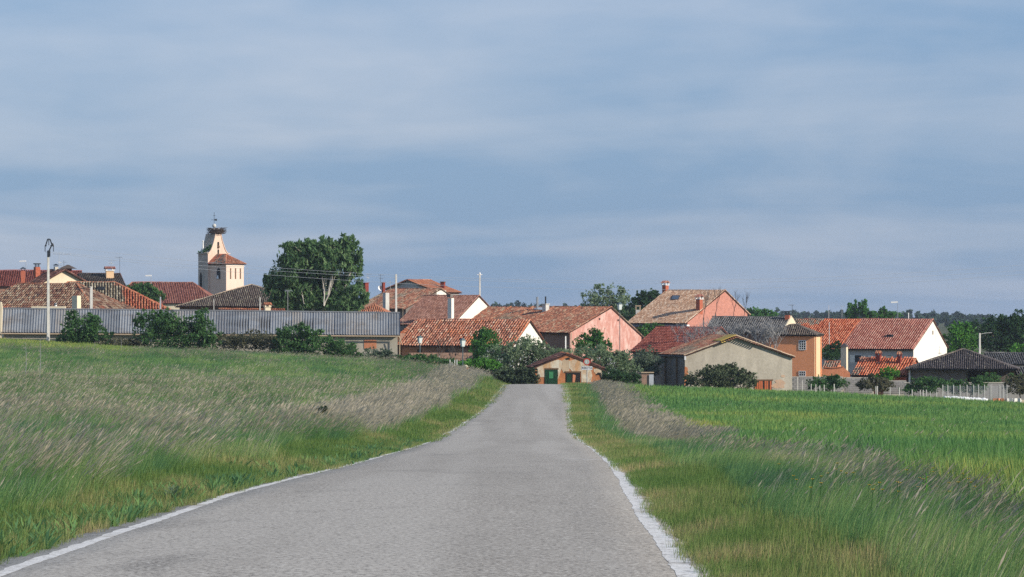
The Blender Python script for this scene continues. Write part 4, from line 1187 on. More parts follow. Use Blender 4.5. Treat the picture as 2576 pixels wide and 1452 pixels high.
# eave tiles laid across the gable head, yellow lichened on the left
fr_ = []
for i in range(17):
    x = 1815 + i * 5.6
    t = bt(x); zz = h.zE + (h.zR - h.zE) * t / h.tR if t < h.tR else h.zR + (h.zE2 - h.zR) * (t - h.tR) / (h.tE2 - h.tR)
    p = h.pt(-.02, t, zz - .12)
    m = MB(); V = []
    for yy, k in ((-.28, 1.0), (.25, .9)):
        for q in range(5):
            a = math.pi * q / 4
            V.append(p + h.v * math.cos(a) * .10 * k + h.u * yy + Vector((0, 0, math.sin(a) * .09 * k + .18 * (yy + .28))))
    m.add(V, [(q, q + 1, q + 6, q + 5) for q in range(4)] + [(4, 3, 2, 1, 0)]); m.build('gable_tile', MATS['t_yellow' if i < 2 else 't_brown'], h.roof)
y0, y1 = h.pt(.02, bt(1812), 0), 0
def rt_(x, s, up=.0):
    t = bt(x); z = h.zE + (h.zR - h.zE) * t / h.tR if t <= h.tR else h.zR + (h.zE2 - h.zR) * (t - h.tR) / (h.tE2 - h.tR)
    return h.pt(s, t, z + up)
MB().prism([rt_(1811, -.25, .10), rt_(1850, -.25, .12), rt_(1850, 1.9, .14), rt_(1811, 1.9, .12)], (0, 0, .06)).build('lichen_tiles', MATS['t_yellow'], h.root)
g0, _, _ = wall_px(h, 'window', 1897, 1942, 957.5, 985, 'opening_shade', 'gable', .008, .03, off=.32)
for i, x in enumerate((1898, 1903.5, 1909, 1914, 1923, 1928, 1936)): wall_px(h, 'slat', x, x + 4.2, 958.5, 985, 'rustwood', 'gable', .04, .03, g0, off=.32)
wall_px(h, 'lintel', 1893, 1945, 954.5, 957.5, 'wood', 'gable', .03, .05, off=.32)
MB().prism([rt_(1724, .28, -2.9), rt_(1735, .28, -2.7), rt_(1732, .28, -1.3), rt_(1725, .28, -1.1)], h.u * .02).build('exposed_brick', MATS['ruinbrick'], h.root)
for k in range(9):                        # blotches where the render has fallen off
    xa = random.uniform(1950, 1988); za = -1.0 - random.uniform(.9, 1.9) + (xa - 1950) / 60; rr_ = random.uniform(.12, .3)
    cpt = rt_(xa, .305 - .002 * k, 0); cpt.z = BN.zE2 + za - .2
    MB().prism([cpt + h.v * rr_ * 1.5 * math.cos(q) * random.uniform(.6, 1.2) + Vector((0, 0, rr_ * math.sin(q) * random.uniform(.6, 1.2))) for q in [2 * math.pi * i / 9 for i in range(9)]], h.u * .03).build('exposed_brick', MATS['barnbrick'], h.root)
a = h.front[1]
MB().box((a.x + .1, a.y - .02, a.z - .42), (.16, .16, .36), 0).build('gutter_spout', MATS['whitepaint'], h.root)
MB().tube([h.front[0] + Vector((0, 0, -.1)), h.front[1] + Vector((0, 0, -.1))], .07, 6).build('gutter', MATS['dark_metal'], h.root)
for s_ in (2.6, 6.2): MB().box(h.pt(s_, .14, h.base), (.22, .2, h.zE - h.base - .1), h.yaw).build('buttress', MATS['wood'], h.root)

# ---- small ruined shed at the end of the road
h = gable_house('ruined_shed', 'crumbling little plaster shed with a green door at the end of the road', (1339, 926), (1427.5, 890.5), (1519, 929), 287, 84, 'ruinbrick', 't_darkred', L=5.0, oe=.3, og=.08, pitch=.24, jit=.03, ridge='t_rust', verge=False)
RS = h
o_ = .08
def sp(x, y, pr):
    p0 = h.c + h.u * o_
    t = ray_plane(x, p0, h.v); q = p0 + h.v * t
    return Vector((q.x, q.y, zat(y, q.y))) - h.u * pr
def patch(name, pts_, mat, pr=.02, th_=.018):
    return MB().prism([sp(x, y, pr) for x, y in pts_], h.u * th_).build(name, MATS[mat], h.root)
patch('plaster_panel', [(1352, 949), (1371, 949), (1373, 929), (1403, 928), (1404, 945), (1401, 960), (1407, 945), (1412, 926), (1414, 908), (1404, 905), (1378, 912), (1350, 925)], 'ruinplaster')
patch('plaster_panel', [(1432, 908), (1447, 904), (1463, 909), (1476, 916), (1487, 930), (1490, 945), (1486, 962), (1463, 962), (1462, 938), (1440, 935), (1432, 926)], 'ruinplaster')
patch('plaster_panel', [(1414, 908), (1424, 901), (1432, 908), (1432, 935), (1424, 935), (1418, 938), (1412, 928)], 'verge', .018)
patch('plaster_panel', [(1494, 929), (1507, 926), (1513, 932), (1513, 950), (1509, 940), (1499, 941), (1494, 936)], 'ruinplaster')
patch('hole', [(1498, 944), (1504, 937), (1512, 938), (1513, 952), (1510, 950), (1508, 943)], 'opening_shade', .03)
patch('hole', [(1421, 902), (1432, 899), (1434, 904), (1424, 906)], 'opening_shade', .03)
dr = patch('door', [(1373, 990), (1403, 990), (1403, 929), (1373, 929)], 'greendark', .03, .03)
MB().prism([sp(x, y, .06) for x, y in ((1381, 952), (1391.5, 952), (1391.5, 935), (1381, 935))], h.u * .03).build('door_panel', MATS['greendoor'], dr)
MB().prism([sp(x, y, .06) for x, y in ((1378, 990), (1394, 990), (1394, 953.5), (1378, 953.5))], h.u * .03).build('door_panel', MATS['greendark'], dr)
MB().prism([sp(x, y, .07) for x, y in ((1371, 929.5), (1405, 929.5), (1405, 926), (1371, 926))], h.u * .05).build('lintel', MATS['wood'], dr)
MB().prism([sp(x, y, .07) for x, y in ((1371, 990), (1374, 990), (1374, 929.6), (1371, 929.6))], h.u * .05).build('jamb', MATS['greendark'], dr)
wd = patch('window', [(1423, 962), (1460, 962), (1460, 937), (1423, 937)], 'opening_shade', .03, .03)
MB().prism([sp(x, y, .05) for x, y in ((1425, 962), (1437, 962), (1436, 941), (1426, 941))], h.u * .03).build('shutter', MATS['greendark'], wd)
MB().prism([sp(x, y, .05) for x, y in ((1440, 962), (1446, 962), (1448, 944), (1441, 942))], h.u * .03).build('inner_post', MATS['bricked'], wd)
MB().prism([sp(x, y, .07) for x, y in ((1421, 937.5), (1462, 937.5), (1462, 934), (1421, 934))], h.u * .05).build('lintel', MATS['wood'], wd)

# ------------------------------------------------------------------ trees and shrubs
def leaf_cloud(blobs, n, size, seed, shell=.55, flat=.5, droop=0.0, elong=1.7):
    """blobs: (centre Vector, rx, ry, rz). Leaf-sized quads spread through the volume, thicker towards its skin, clumped."""
    rg = np.random.default_rng(seed)
    vol = np.array([b[1] * b[2] * b[3] for b in blobs]) ** .8
    cnt = np.maximum(1, (n * vol / vol.sum())).astype(int)
    V = []; 
    for (c, rx, ry_, rz), k in zip(blobs, cnt):
        nclump = max(4, k // 22)
        d = rg.normal(size=(nclump, 3)); d /= np.linalg.norm(d, axis=1)[:, None]
        r = np.where(rg.random(nclump) < .25, rg.uniform(.1, .7, nclump), rg.uniform(shell, 1.0, nclump) ** .6) * (1 + rg.normal(0, .08, nclump))
        cc = d * r[:, None]
        idx = rg.integers(0, nclump, k)
        spread = .20 + .10 * rg.random(nclump)
        loc = cc[idx] + rg.normal(size=(k, 3)) * spread[idx][:, None] * .55
        p = loc * np.array([rx, ry_, rz]) + np.array(c)
        out = loc / (np.linalg.norm(loc, axis=1)[:, None] + 1e-6)
        nr_ = out * flat + rg.normal(size=(k, 3)); nr_ /= np.linalg.norm(nr_, axis=1)[:, None]
        a = np.cross(nr_, rg.normal(size=(k, 3)))
        if droop: a[:, 2] -= droop
        a /= np.linalg.norm(a, axis=1)[:, None]
        b = np.cross(nr_, a); b /= np.linalg.norm(b, axis=1)[:, None]
        s = size * rg.uniform(.55, 1.35, k)[:, None]
        q = np.stack([p - a * s * elong * .5, p - b * s * .42 + nr_ * s * .12, p + a * s * elong * .5, p + b * s * .42 + nr_ * s * .12], 1)
        V.append(q.reshape(-1, 3))
    V = np.concatenate(V)
    Fq = np.arange(len(V)).reshape(-1, 4)
    return V, Fq
def branchy(mb, p, d, ln, r, depth, spread=.55, rg=random, up=.15, kids=3, minr=.012, sides=5):
    q = p + d * ln * .5 + Vector((rg.uniform(-1, 1), rg.uniform(-1, 1), rg.uniform(-1, 1))) * ln * .06
    e = p + d * ln
    mb.tube([p, q, e], [r, r * .85, r * .68], sides if r > .05 else 3, caps=False)
    if depth == 0: return
    for k in range(kids):
        nd = (d + Vector((rg.uniform(-1, 1), rg.uniform(-1, 1), rg.uniform(-.6, 1))) * spread + Vector((0, 0, up))).normalized()
        st = p.lerp(e, rg.uniform(.55, 1.0)) if k else e
        branchy(mb, st, nd, ln * rg.uniform(.62, .85), max(r * .62, minr), depth - 1, spread, rg, up, kids, minr, sides)
def plant(name, label, cat, blobs_px, d, mat, n, size, seed, trunk='bark', group=None, depth_k=.8, trunks=None, shell=.5, flat=.5, droop=0.0, elong=1.7, twigs=True, tr=None, base_y=None, parts=('crown', 'trunk'), shoots=6):
    """blobs_px: (x, y, rx, ry[, depth shift]) in picture units at distance d"""
    s = F / d
    blobs = []
    for b in blobs_px:
        dd = d + (b[4] if len(b) > 4 else 0)
        c = P(b[0], b[1], dd)
        blobs.append((c, b[2] / s, max(b[2], b[3]) / s * depth_k, b[3] / s))
    rj = random.Random(seed * 7 + 1)
    for (c, rx, ry_, rz) in list(blobs):            # smaller lobes break the outline
        for k in range(4):
            a = rj.uniform(-.3, math.pi + .3); kk = rj.uniform(.28, .5)
            blobs.append((c + Vector((math.cos(a) * rx * .92, rj.uniform(-.5, .3) * ry_, math.sin(a) * rz * .92)), rx * kk, ry_ * kk, rz * kk * rj.uniform(.8, 1.3)))
        for k in range(shoots):                       # loose shoots at the skin
            a = rj.uniform(-.1, math.pi + .1); l = rj.uniform(.10, .26)
            blobs.append((c + Vector((math.cos(a) * rx * 1.05, rj.uniform(-.5, .3) * ry_, math.sin(a) * rz * 1.08)), rx * .10 + .05, rx * .10 + .05, rz * l + .08))
    bx = sum(b[0] * b[2] for b in blobs_px) / sum(b[2] for b in blobs_px)
    base = P(bx, HY, d); base.z = gz(base.x, d) if base_y is None else zat(base_y, d)
    root = empty(name, base, label, cat, group)
    V, Fq = leaf_cloud(blobs, int(n * 1.7), size, seed, shell, flat, droop, elong)
    keep = V.reshape(-1, 4, 3)[:, :, 2].min(1) > base.z - .3
    V = V.reshape(-1, 4, 3)[keep].reshape(-1, 3); Fq = np.arange(len(V)).reshape(-1, 4)
    mesh(parts[0], V, Fq, MATS[mat], root)
    rg = random.Random(seed)
    mb = MB()
    hgt = max(b[0].z for b in blobs) - base.z
    r0 = tr or max(.03, hgt * .022)
    for (c, rx, ry_, rz) in blobs[:len(blobs_px)]:
        st = base + Vector((rg.uniform(-.2, .2), rg.uniform(-.2, .2), 0)) * (0 if len(blobs) == 1 else 1)
        mid = st.lerp(c, .55) + Vector((rg.uniform(-.2, .2), 0, rg.uniform(0, .3)))
        mb.tube([st - Vector((0, 0, .2)), mid, c], [r0, r0 * .75, r0 * .45], 6)
        for k in range(5):
            dv = Vector((rg.uniform(-1, 1) * rx, rg.uniform(-1, 1) * ry_, rg.uniform(-.3, 1) * rz)) * .8
            mb.tube([c.lerp(mid, rg.uniform(0, .5)), c + dv * .5 + Vector((0, 0, .1)), c + dv], [r0 * .4, r0 * .25, r0 * .1], 4, caps=False)
    mb.build(parts[1], MATS[trunk], root)
    return root

tree = plant('eucalyptus_tree', 'tall green eucalyptus tree with a pale trunk behind the shed', 'tree',
    [(772, 655, 62, 42), (822, 640, 50, 36), (868, 640, 38, 36), (728, 690, 48, 46), (790, 705, 46, 42, 1.5), (700, 735, 36, 42), (750, 745, 56, 42), (880, 745, 42, 40), (850, 765, 50, 28), (800, 765, 52, 26, .8), (886, 665, 24, 34), (840, 668, 40, 26, -1.0), (838, 715, 34, 30, .6), (812, 735, 34, 30, 1.0)],
    352, 'l_euca', 17500, .24, 21, 'palebark', shell=.42, droop=1.0, elong=2.3, tr=.2)
mb = MB(); rg = random.Random(4)
b = P(815, 770, 350.3)
branchy(mb, b, Vector((.05, .1, 1)).normalized(), 1.4, .085, 2, .45, rg, .5, 2)
branchy(mb, b, Vector((.4, .1, .9)).normalized(), 1.5, .07, 2, .4, rg, .4, 2)
branchy(mb, P(765, 765, 350.2), Vector((-.15, .1, 1)).normalized(), .9, .05, 1, .5, rg, .4, 2)
mb.build('branches', MATS['palebark'], tree)
SHB = ('foliage', 'stems')
# shrubs along the long shed
for (lab, bl, mt, n, sz, sd_, dd) in [
    ('rounded dark bush right of the power pole in front of the corrugated shed', [(205, 835, 46, 44), (240, 850, 38, 28), (180, 855, 34, 20)], 'l_bush', 3200, .17, 31, 306),
    ('largest dark green bush covering the left half of the corrugated shed', [(385, 835, 50, 46), (440, 845, 52, 44), (495, 840, 46, 44), (420, 812, 34, 30), (510, 865, 40, 28)], 'l_bush', 6200, .17, 32, 305),
    ('low brown bramble patch between two green bushes by the shed', [(580, 862, 44, 20), (640, 858, 52, 24), (690, 868, 40, 18)], 'l_bramble', 3000, .14, 33, 306),
    ('low bramble patch between the first two bushes by the shed', [(300, 868, 46, 18), (345, 878, 30, 16)], 'l_bramble', 1600, .14, 34, 305),
    ('bright green bush before the right half of the corrugated shed', [(745, 862, 48, 38), (790, 868, 40, 34), (735, 890, 46, 22)], 'l_bush', 4200, .16, 35, 303),
    ('small round bush beside the shed wall with the bricked window', [(855, 885, 40, 26), (885, 897, 22, 15)], 'l_bush', 2200, .14, 36, 303),
    ('low scrubby bush under the bricked window of the shed', [(945, 893, 34, 15), (975, 900, 26, 10)], 'l_grey', 1300, .12, 37, 306)]:
    plant('bush', lab, 'bush', bl, dd, mt, n, sz, sd_, 'darktwig', 'bushes along the long shed', parts=SHB)
# centre thicket
for (nm, lab, bl, mt, n, sz, sd_, dd) in [
    ('shrub', 'upright dark green shrub right of the second street lantern', [(1208, 885, 26, 40), (1232, 872, 26, 38), (1218, 850, 14, 20), (1205, 912, 28, 24), (1240, 905, 26, 28)], 'l_green', 4000, .15, 41, 304),
    ('shrub', 'wide grey green thicket in front of the pale pink gable', [(1270, 902, 48, 36), (1320, 900, 50, 42), (1370, 908, 44, 38), (1240, 922, 40, 26), (1345, 884, 30, 28), (1280, 935, 50, 22), (1340, 935, 50, 24), (1390, 930, 40, 26)], 'l_olive', 9000, .14, 42, 301),
    ('shrub', 'grey green thicket below the rose pink gable', [(1420, 908, 44, 30), (1480, 905, 50, 34), (1530, 925, 50, 34), (1570, 920, 36, 32), (1455, 935, 40, 26), (1520, 945, 46, 24)], 'l_olive', 7600, .14, 43, 302),
    ('tree', 'small bright green tree before the rose pink gable', [(1470, 868, 26, 26), (1505, 862, 26, 28), (1495, 845, 16, 16), (1522, 880, 16, 18)], 'l_green', 2400, .15, 44, 312),
    ('shrub', 'dull grey shrub left of the grey barn', [(1595, 920, 40, 34), (1632, 915, 30, 36), (1615, 945, 36, 22)], 'l_grey', 3000, .14, 45, 306),
    ('hedge', 'dark clipped hedge at the left of the ruined shed', [(1245, 952, 30, 18), (1290, 952, 32, 20), (1330, 950, 26, 22), (1268, 958, 30, 16), (1312, 958, 30, 16)], 'l_hedge', 6000, .13, 46, 284),
    ('hedge', 'sunlit low green hedge under the second street lantern', [(1185, 920, 30, 13), (1215, 915, 26, 14), (1240, 925, 22, 14)], 'l_bright', 2000, .12, 47, 293),
    ('shrub', 'dark hedge between the ruined shed and the board fence', [(1545, 955, 34, 22), (1575, 958, 30, 20)], 'l_dark', 2200, .13, 48, 296),
    ('shrub', 'low green verge hedge along the stone garden wall', [(1040, 903, 40, 10), (1090, 908, 44, 11), (1140, 913, 30, 10)], 'l_bush', 2200, .12, 49, 296),
    ('bush', 'rounded dark bush leaning on the grey barn gable', [(1775, 958, 44, 30), (1820, 950, 46, 32), (1858, 960, 38, 26), (1800, 942, 34, 22)], 'l_scrub', 6500, .13, 50, 296),
    ('shrub', 'leafy green shrub between the villa and the rose gable', [(1625, 838, 24, 18), (1650, 832, 20, 16)], 'l_green', 1200, .17, 51, 372),
    ('shrub', 'dark green garden tree behind the pillar chimney', [(2090, 895, 24, 22), (2105, 885, 20, 18)], 'l_dark', 1300, .16, 52, 352)]:
    plant(nm, lab, nm, bl, dd, mt, n, sz, sd_, 'darktwig', parts=SHB if nm != 'tree' else ('crown', 'trunk'))
# upright shoots and blossom on the thicket
for lab, x0, x1, y0, dd, nn in (('pale flowering shoots rising from the thicket before the pink gable', 1290, 1385, 872, 300.5, 60), ('pale flowering shoots rising below the rose gable', 1440, 1560, 892, 301.5, 60)):
    root = empty('flowering_shoots', P((x0 + x1) / 2, 940, dd), lab, 'shrub')
    V = []; mb = MB()
    for k in range(nn):
        x = random.uniform(x0, x1); b = P(x, 935, dd + random.uniform(-.8, .8)); t = P(x + random.uniform(-3, 3), y0 + random.uniform(-14, 22), b.y)
        mb.tube([b, t], [.02, .008], 3, caps=False)
        V.append((t.lerp(b, .25), .10, .10, .35))
    mb.build('stems', MATS['darktwig'], root)
    V, Fq = leaf_cloud([(v[0], v[1] * 1.5, v[2] * 1.5, v[3]) for v in V], 1100, .08, 5)
    mesh('leaves', V, Fq, MATS['l_olive'], root)
    V, Fq = leaf_cloud([(P(random.uniform(x0 - 60, x1), y0 + random.uniform(15, 60), dd - 1.4), .5, .3, .5) for k in range(12)], 260, .07, 6)
    mesh('blossom', V, Fq, MATS['l_blossom'], root)
# right-hand scrub by the block wall
for (lab, bl, mt, n, sz, sd_, dd) in [
    ('low ivy green bush before the left part of the block wall', [(2065, 968, 36, 18), (2100, 964, 30, 16)], 'l_bush', 2000, .13, 61, 308),
    ('brownish scrub heap in the middle of the block wall', [(2195, 966, 32, 20), (2225, 972, 24, 14)], 'l_bramble', 1800, .13, 62, 308),
    ('small green bush hiding the corner of the orange shed roof', [(2236, 946, 22, 20), (2220, 952, 16, 12)], 'l_bright', 1100, .13, 63, 323),
    ('dark scrub under the pavilion left of the wire fence', [(2315, 970, 34, 18), (2350, 972, 34, 18), (2290, 980, 26, 12)], 'l_bush', 2200, .13, 64, 309),
    ('green bush behind the wire fence under the pavilion', [(2405, 975, 32, 16), (2450, 972, 32, 18)], 'l_bush', 2000, .13, 65, 312),
    ('green bush growing in front of the open pavilion bay', [(2490, 957, 24, 16), (2475, 962, 18, 12)], 'l_bush', 1200, .13, 66, 316),
    ('olive bush cut by the right picture edge', [(2560, 972, 32, 22), (2585, 965, 26, 24)], 'l_bramble', 1800, .13, 67, 310),
    ('dark shrub beside the cream cottage at the right edge', [(2545, 955, 14, 12), (2572, 957, 14, 14)], 'l_bush', 900, .12, 68, 324)]:
    plant('bush', lab, 'bush', bl, dd, mt, n, sz, sd_, 'darktwig', 'bushes by the block wall', parts=SHB)
# trees behind the village
for (lab, bl, mt, n, sz, sd_, dd, tr_) in [
    ('sparse grey green tree behind the rose gabled house', [(1500, 752, 34, 30), (1545, 750, 36, 28), (1520, 775, 50, 26), (1560, 780, 40, 20)], 'l_olive', 2600, .26, 71, 520, 'bark'),
    ('dark evergreen tree left of the tan roofed villa', [(1628, 752, 28, 20), (1610, 775, 34, 20), (1645, 745, 16, 12)], 'l_dark', 2600, .24, 72, 500, 'bark'),
    ('dark trees filling the gap behind the villa and the rose gable', [(1590, 800, 40, 18), (1560, 808, 30, 14), (1615, 805, 30, 16)], 'l_dark', 1800, .24, 73, 480, 'bark'),
    ('bright green round tree right of the white gable', [(2410, 850, 34, 32), (2440, 855, 30, 36), (2395, 880, 30, 24), (2425, 830, 24, 18)], 'l_bright', 3600, .22, 74, 420, 'bark'),
    ('dark conifer mass at the right edge behind the pavilion', [(2500, 840, 42, 38), (2545, 835, 40, 42), (2590, 845, 44, 44), (2520, 870, 46, 28), (2470, 825, 24, 22)], 'l_dark', 6000, .22, 75, 410, 'bark'),
    ('green bush between the dark conifers and the pavilion roof', [(2565, 885, 24, 14), (2590, 882, 20, 14)], 'l_bright', 900, .2, 76, 385, 'bark'),
    ('pointed green poplar tops behind the orange roof', [(2140, 790, 12, 22), (2155, 782, 10, 24), (2172, 780, 9, 22), (2180, 795, 12, 16)], 'l_green', 2000, .24, 77, 520, 'bark'),
    ('green tree tops rising behind the salmon roof ridge', [(2215, 795, 26, 14), (2240, 797, 24, 12), (2222, 785, 8, 12)], 'l_green', 1300, .24, 78, 520, 'bark'),
    ('green tree left of the church nave behind the tiled roof', [(345, 735, 28, 20), (385, 745, 26, 18), (365, 728, 24, 14)], 'l_bush', 2400, .22, 79, 430, 'bark'),
    ('light green tree on the skyline right of the villa', [(1900, 790, 30, 14), (1930, 795, 26, 12)], 'l_green', 1200, .3, 80, 620, 'bark')]:
    plant('tree', lab, 'tree', bl, dd, mt, n, sz, sd_, tr_)
# weeds rooted on the church shoulder
pt, zs, zt, half, Tk, _ = CH
V, Fq = leaf_cloud([(pt(Tk * a, half * b, zs + c_), .40, .40, .28) for a, b, c_ in ((.12, .26, .72), (.35, .16, .42), (.6, .10, .32), (.15, .40, 1.25), (.85, .06, .28), (.42, .28, .80))], 1000, .15, 77)
tag(mesh('weeds', V, Fq, MATS['l_green']), 'green weeds growing on the left shoulder of the church bell gable', 'weeds')
# bare fig-like tree before the grey roof
root = empty('bare_tree', P(1850, 930, 316), 'leafless grey tree with a tangle of twigs before the grey roof', 'tree')
root.location.z = gz(root.location.x, 316)
rg = random.Random(9)
mb = MB(); tw = MB()
for x, lean in ((1775, -.4), (1810, -.2), (1845, -.1), (1880, .1), (1915, .2), (1945, .2)):
    p = P(x, 905, 316 + rg.uniform(-1, 1))
    q = Vector((p.x, p.y, gz(p.x, p.y)))
    mb.tube([q, p], [.16, .12], 6)
    for k in range(3):
        branchy(tw, p, Vector((lean + rg.uniform(-.6, .6), rg.uniform(-.3, .3), 1)).normalized(), 1.45, .06, 4, .8, rg, .06, 3, .013)
mb.build('trunk', MATS['palebark'], root); tw.build('branches', MATS['twig'], root)
root = empty('bare_tree', P(1845, 800, 388), 'thin leafless twigs standing above the villa gable', 'tree')
root.location.z = gz(root.location.x, 388)
tw = MB(); mb = MB()
for x, y in ((1770, 800), (1800, 790), (1845, 800), (1870, 805)):
    p = P(x, y, 388); mb.tube([Vector((p.x, p.y, root.location.z)), p], [.10, .07], 5)
    branchy(tw, p, Vector((.15, 0, 1)).normalized(), 1.3, .045, 3, .5, rg, .4, 3, .012)
mb.build('trunk', MATS['darktwig'], root); tw.build('branches', MATS['darktwig'], root)
for lab, x, y, d_, hh in (('small bare fruit tree before the stone garden wall', 1105, 895, 300, 1.0), ('thin bare sapling left of the second street lantern', 1140, 905, 298, .8), ('white blossom sapling on the red roof side', 1705, 850, 322, .9)):
    root = empty('sapling', Vector((P(x, y, d_).x, d_, gz(P(x, y, d_).x, d_))), lab, 'sapling')
    p = P(x, y, d_); MB().tube([root.location, p], [.06, .05], 5).build('trunk', MATS['twig'], root)
    tw = MB()
    for k in range(3): branchy(tw, p, Vector((rg.uniform(-.8, .8), rg.uniform(-.3, .3), 1)).normalized(), hh * .7, .03, 3, .7, rg, .1, 3, .009)
    tw.build('branches', MATS['twig' if 'white' in lab else 'darktwig'], root)
# far pine forest: one dark mass
rg2 = np.random.default_rng(3)
fv = []
tops = lambda x: np.interp(x, [-900, 0, 1230, 1460, 1900, 2300, 2600, 3600], [762, 760, 759, 766, 775, 783, 790, 786])
blobs = []
for k in range(1700):
    d_ = rg2.uniform(1300, 2000); x = rg2.uniform(-900, 3600)
    X_ = (x - CX) / F * d_
    yt = tops(x) + rg2.normal(4, 3.0) + (2000 - d_) / 700 * 7
    zt_ = zat(yt, d_); g_ = gz(X_, d_)
    hh = max(2.5, zt_ - g_)
    w_ = rg2.uniform(2.2, 4.2)
    blobs.append((Vector((X_, d_, g_ + hh * .55)), w_, w_, hh * .47))
V, Fq = leaf_cloud(blobs, 170000, 1.7, 8, .3, .6, 0, 1.3)
tag(mesh('forest', V, Fq, MATS['l_forest']), 'dark pine wood along the whole horizon', 'forest', kind='stuff')

# ------------------------------------------------------------------ poles, lamps, wires
def concrete_pole(name, label, x, y0, y1, d, w=.30, w2=.18, group=None, cat='pole', mat='concrete'):
    t = P(x, y0, d); g = gz(t.x, d)
    b = Vector((t.x, d, min(g, zat(y1, d)) - .2))
    root = empty(name, b, label, cat, group)
    MB().box(b, (w, w * .75, t.z - b.z), R(20), taper=w2 / w).build('shaft', MATS[mat], root)
    return root, t
root, t = concrete_pole('power_pole', 'tall concrete power pole with a dark hexagonal crossarm on the left', 121.3, 643, 848, 309, .30, .2)
mb = MB(); s = F / 309
def pp(x, y): return P(x, y, 309)
for a, b in (((122, 655), (123, 630)), ((123, 632), (130.5, 616)), ((130.5, 616), (125.5, 602)), ((125.5, 602), (119.5, 602)), ((119.5, 602), (114.5, 618)), ((127, 618), (135, 618.5)), ((112.5, 618.5), (117, 618.5)), ((132, 612), (134.5, 618.5))):
    mb.tube([pp(*a), pp(*b)], .065, 5)
mb.build('crossarm', MATS['dark_metal'], root)
INS = []
for x, y in ((113.3, 619), (134.3, 619), (122.5, 603)):
    mb = MB()
    for k in range(6): mb.cone(pp(x, y + 1.5 + k * 2.2) - Vector((0, 0, .04)), .065, .06, 7, .03)
    mb.tube([pp(x, y), pp(x, y + 14.5)], .014, 4)
    mb.build('insulator', MATS['dark_metal'], root)
    INS.append(pp(x, y + 15))
MB().box(pp(122.5, 646), (.28, .28, .6)).build('collar', MATS['dark_metal'], root)
# wires run from the pole across the village to the next pole outside the picture
def wire(name, label, a, b, sag, r=.011, group='overhead wires'):
    pts_ = []
    for k in range(41):
        t = k / 40; p = a.lerp(b, t); p.z -= sag * 4 * t * (1 - t); pts_.append(p)
    m_ = MB().tube(pts_, r, 4, caps=False).build(name, MATS['wire'])
    tag(m_, label, 'wire', group)
far_b = [P(2860, 664, 309), P(2860, 690, 309), P(2860, 652, 309)]
for lab, a, b, sg in (('lower overhead wire crossing the sky from the power pole', INS[0], P(2860, 664, 309), 3.05), ('middle overhead wire crossing the sky from the power pole', INS[1], P(2860, 658, 309), 2.55), ('upper overhead wire crossing the sky from the power pole', INS[2], P(2860, 640, 309), 3.0)):
    wire('overhead_wire', lab, a, b, sg)
concrete_pole('utility_pole', 'white concrete utility pole left of the pink roof', 996.3, 690, 800, 392, .28, .2)
root, t = concrete_pole('utility_pole', 'pale utility pole with a small crossbar above the white gable', 1207, 690, 760, 372, .22, .16)
MB().box(t + Vector((0, 0, -.08)), (.62, .06, .06), R(15)).build('crossbar', MATS['whitepaint'], root)
MB().cone(t + Vector((0, 0, -.02)), .12, .25, 8, .06).build('insulator', MATS['whitepaint'], root)
root, t = concrete_pole('utility_post', 'short concrete post with a dark bracket behind the shed ridge', 229.5, 721, 800, 334, .30, .27)
MB().tube([P(228, 724, 333.6), P(215, 724, 333.6), P(190, 729, 333.6)], .035, 5).build('bracket', MATS['dark_metal'], root)
root, t = concrete_pole('utility_pole', 'short concrete pole with a cable before the dark conifers', 2464.5, 838, 890, 352, .22, .18)
MB().tube([P(2466, 841, 352), P(2480, 838, 352), P(2495, 837, 352)], .03, 5).build('bracket', MATS['concrete'], root)
concrete_pole('vent_pipe', 'thin grey pipe standing above the shed ridge before the nave', 403.5, 747, 790, 333, .16, .14, cat='pipe', mat='steel')
concrete_pole('vent_pipe', 'thin pale pipe below the dark hipped roof', 538, 752, 790, 333, .07, .06, cat='pipe', mat='concrete')
concrete_pole('vent_pipe', 'thin post left of the tile capped chimney on the shed ridge', 654, 748, 790, 335, .12, .10, cat='pipe')
concrete_pole('vent_pipe', 'white pipe before the shaded front of the rose gabled house', 1423, 846, 885, 322, .12, .10, cat='pipe', mat='whitepaint')
concrete_pole('vent_pipe', 'white metal flue on the orange roof beside the tower house', 2086, 811, 872, 352, .07, .06, cat='pipe', mat='steel')
concrete_pole('vent_pipe', 'thin white pole above the salmon roof ridge', 2285.5, 787, 806, 395, .10, .08, cat='pipe', mat='whitepaint')
concrete_pole('vent_pipe', 'thin white pole behind the orange roof ridge', 2085, 768, 806, 395, .06, .05, cat='pipe', mat='steel')
def lantern(label, x, ytop, yb, d, wpx, glass='lantern_glass', ph=.06):
    s = F / d; t = P(x, ytop, d); b = Vector((t.x, d, gz(t.x, d) - .1)); w = wpx / s; hh = w * 1.15
    root = empty('street_lantern', b, label, 'street lamp', 'lantern street lamps')
    z0 = t.z - w * .55 - hh
    MB().tube([b, b + Vector((0, 0, .8)), Vector((t.x, d, z0))], [ph * 1.5, ph, ph * .7], 7).build('post', MATS['lantern_metal'], root)
    la = MB(); la.box((t.x, d, z0), (w * .55, w * .55, hh), R(30), taper=1.5); lb = la.build('lantern', MATS[glass], root)
    MB().box((t.x, d, z0 + hh), (w * 1.0, w * 1.0, w * .42), R(30), taper=.2).build('cap', MATS['lantern_metal'], lb)
    MB().box((t.x, d, z0 - .06), (w * .3, w * .3, .06), R(30)).build('collar', MATS['lantern_metal'], lb)
    MB().ball((t.x, d, z0 + hh + w * .48), w * .09).build('finial', MATS['lantern_metal'], lb)
lantern('small street lantern by the left end of the striped tile roof', 1056.5, 843, 895, 304, 12)
lantern('street lantern on a post beside the upright green shrub', 1164, 849, 923, 288, 13.5)
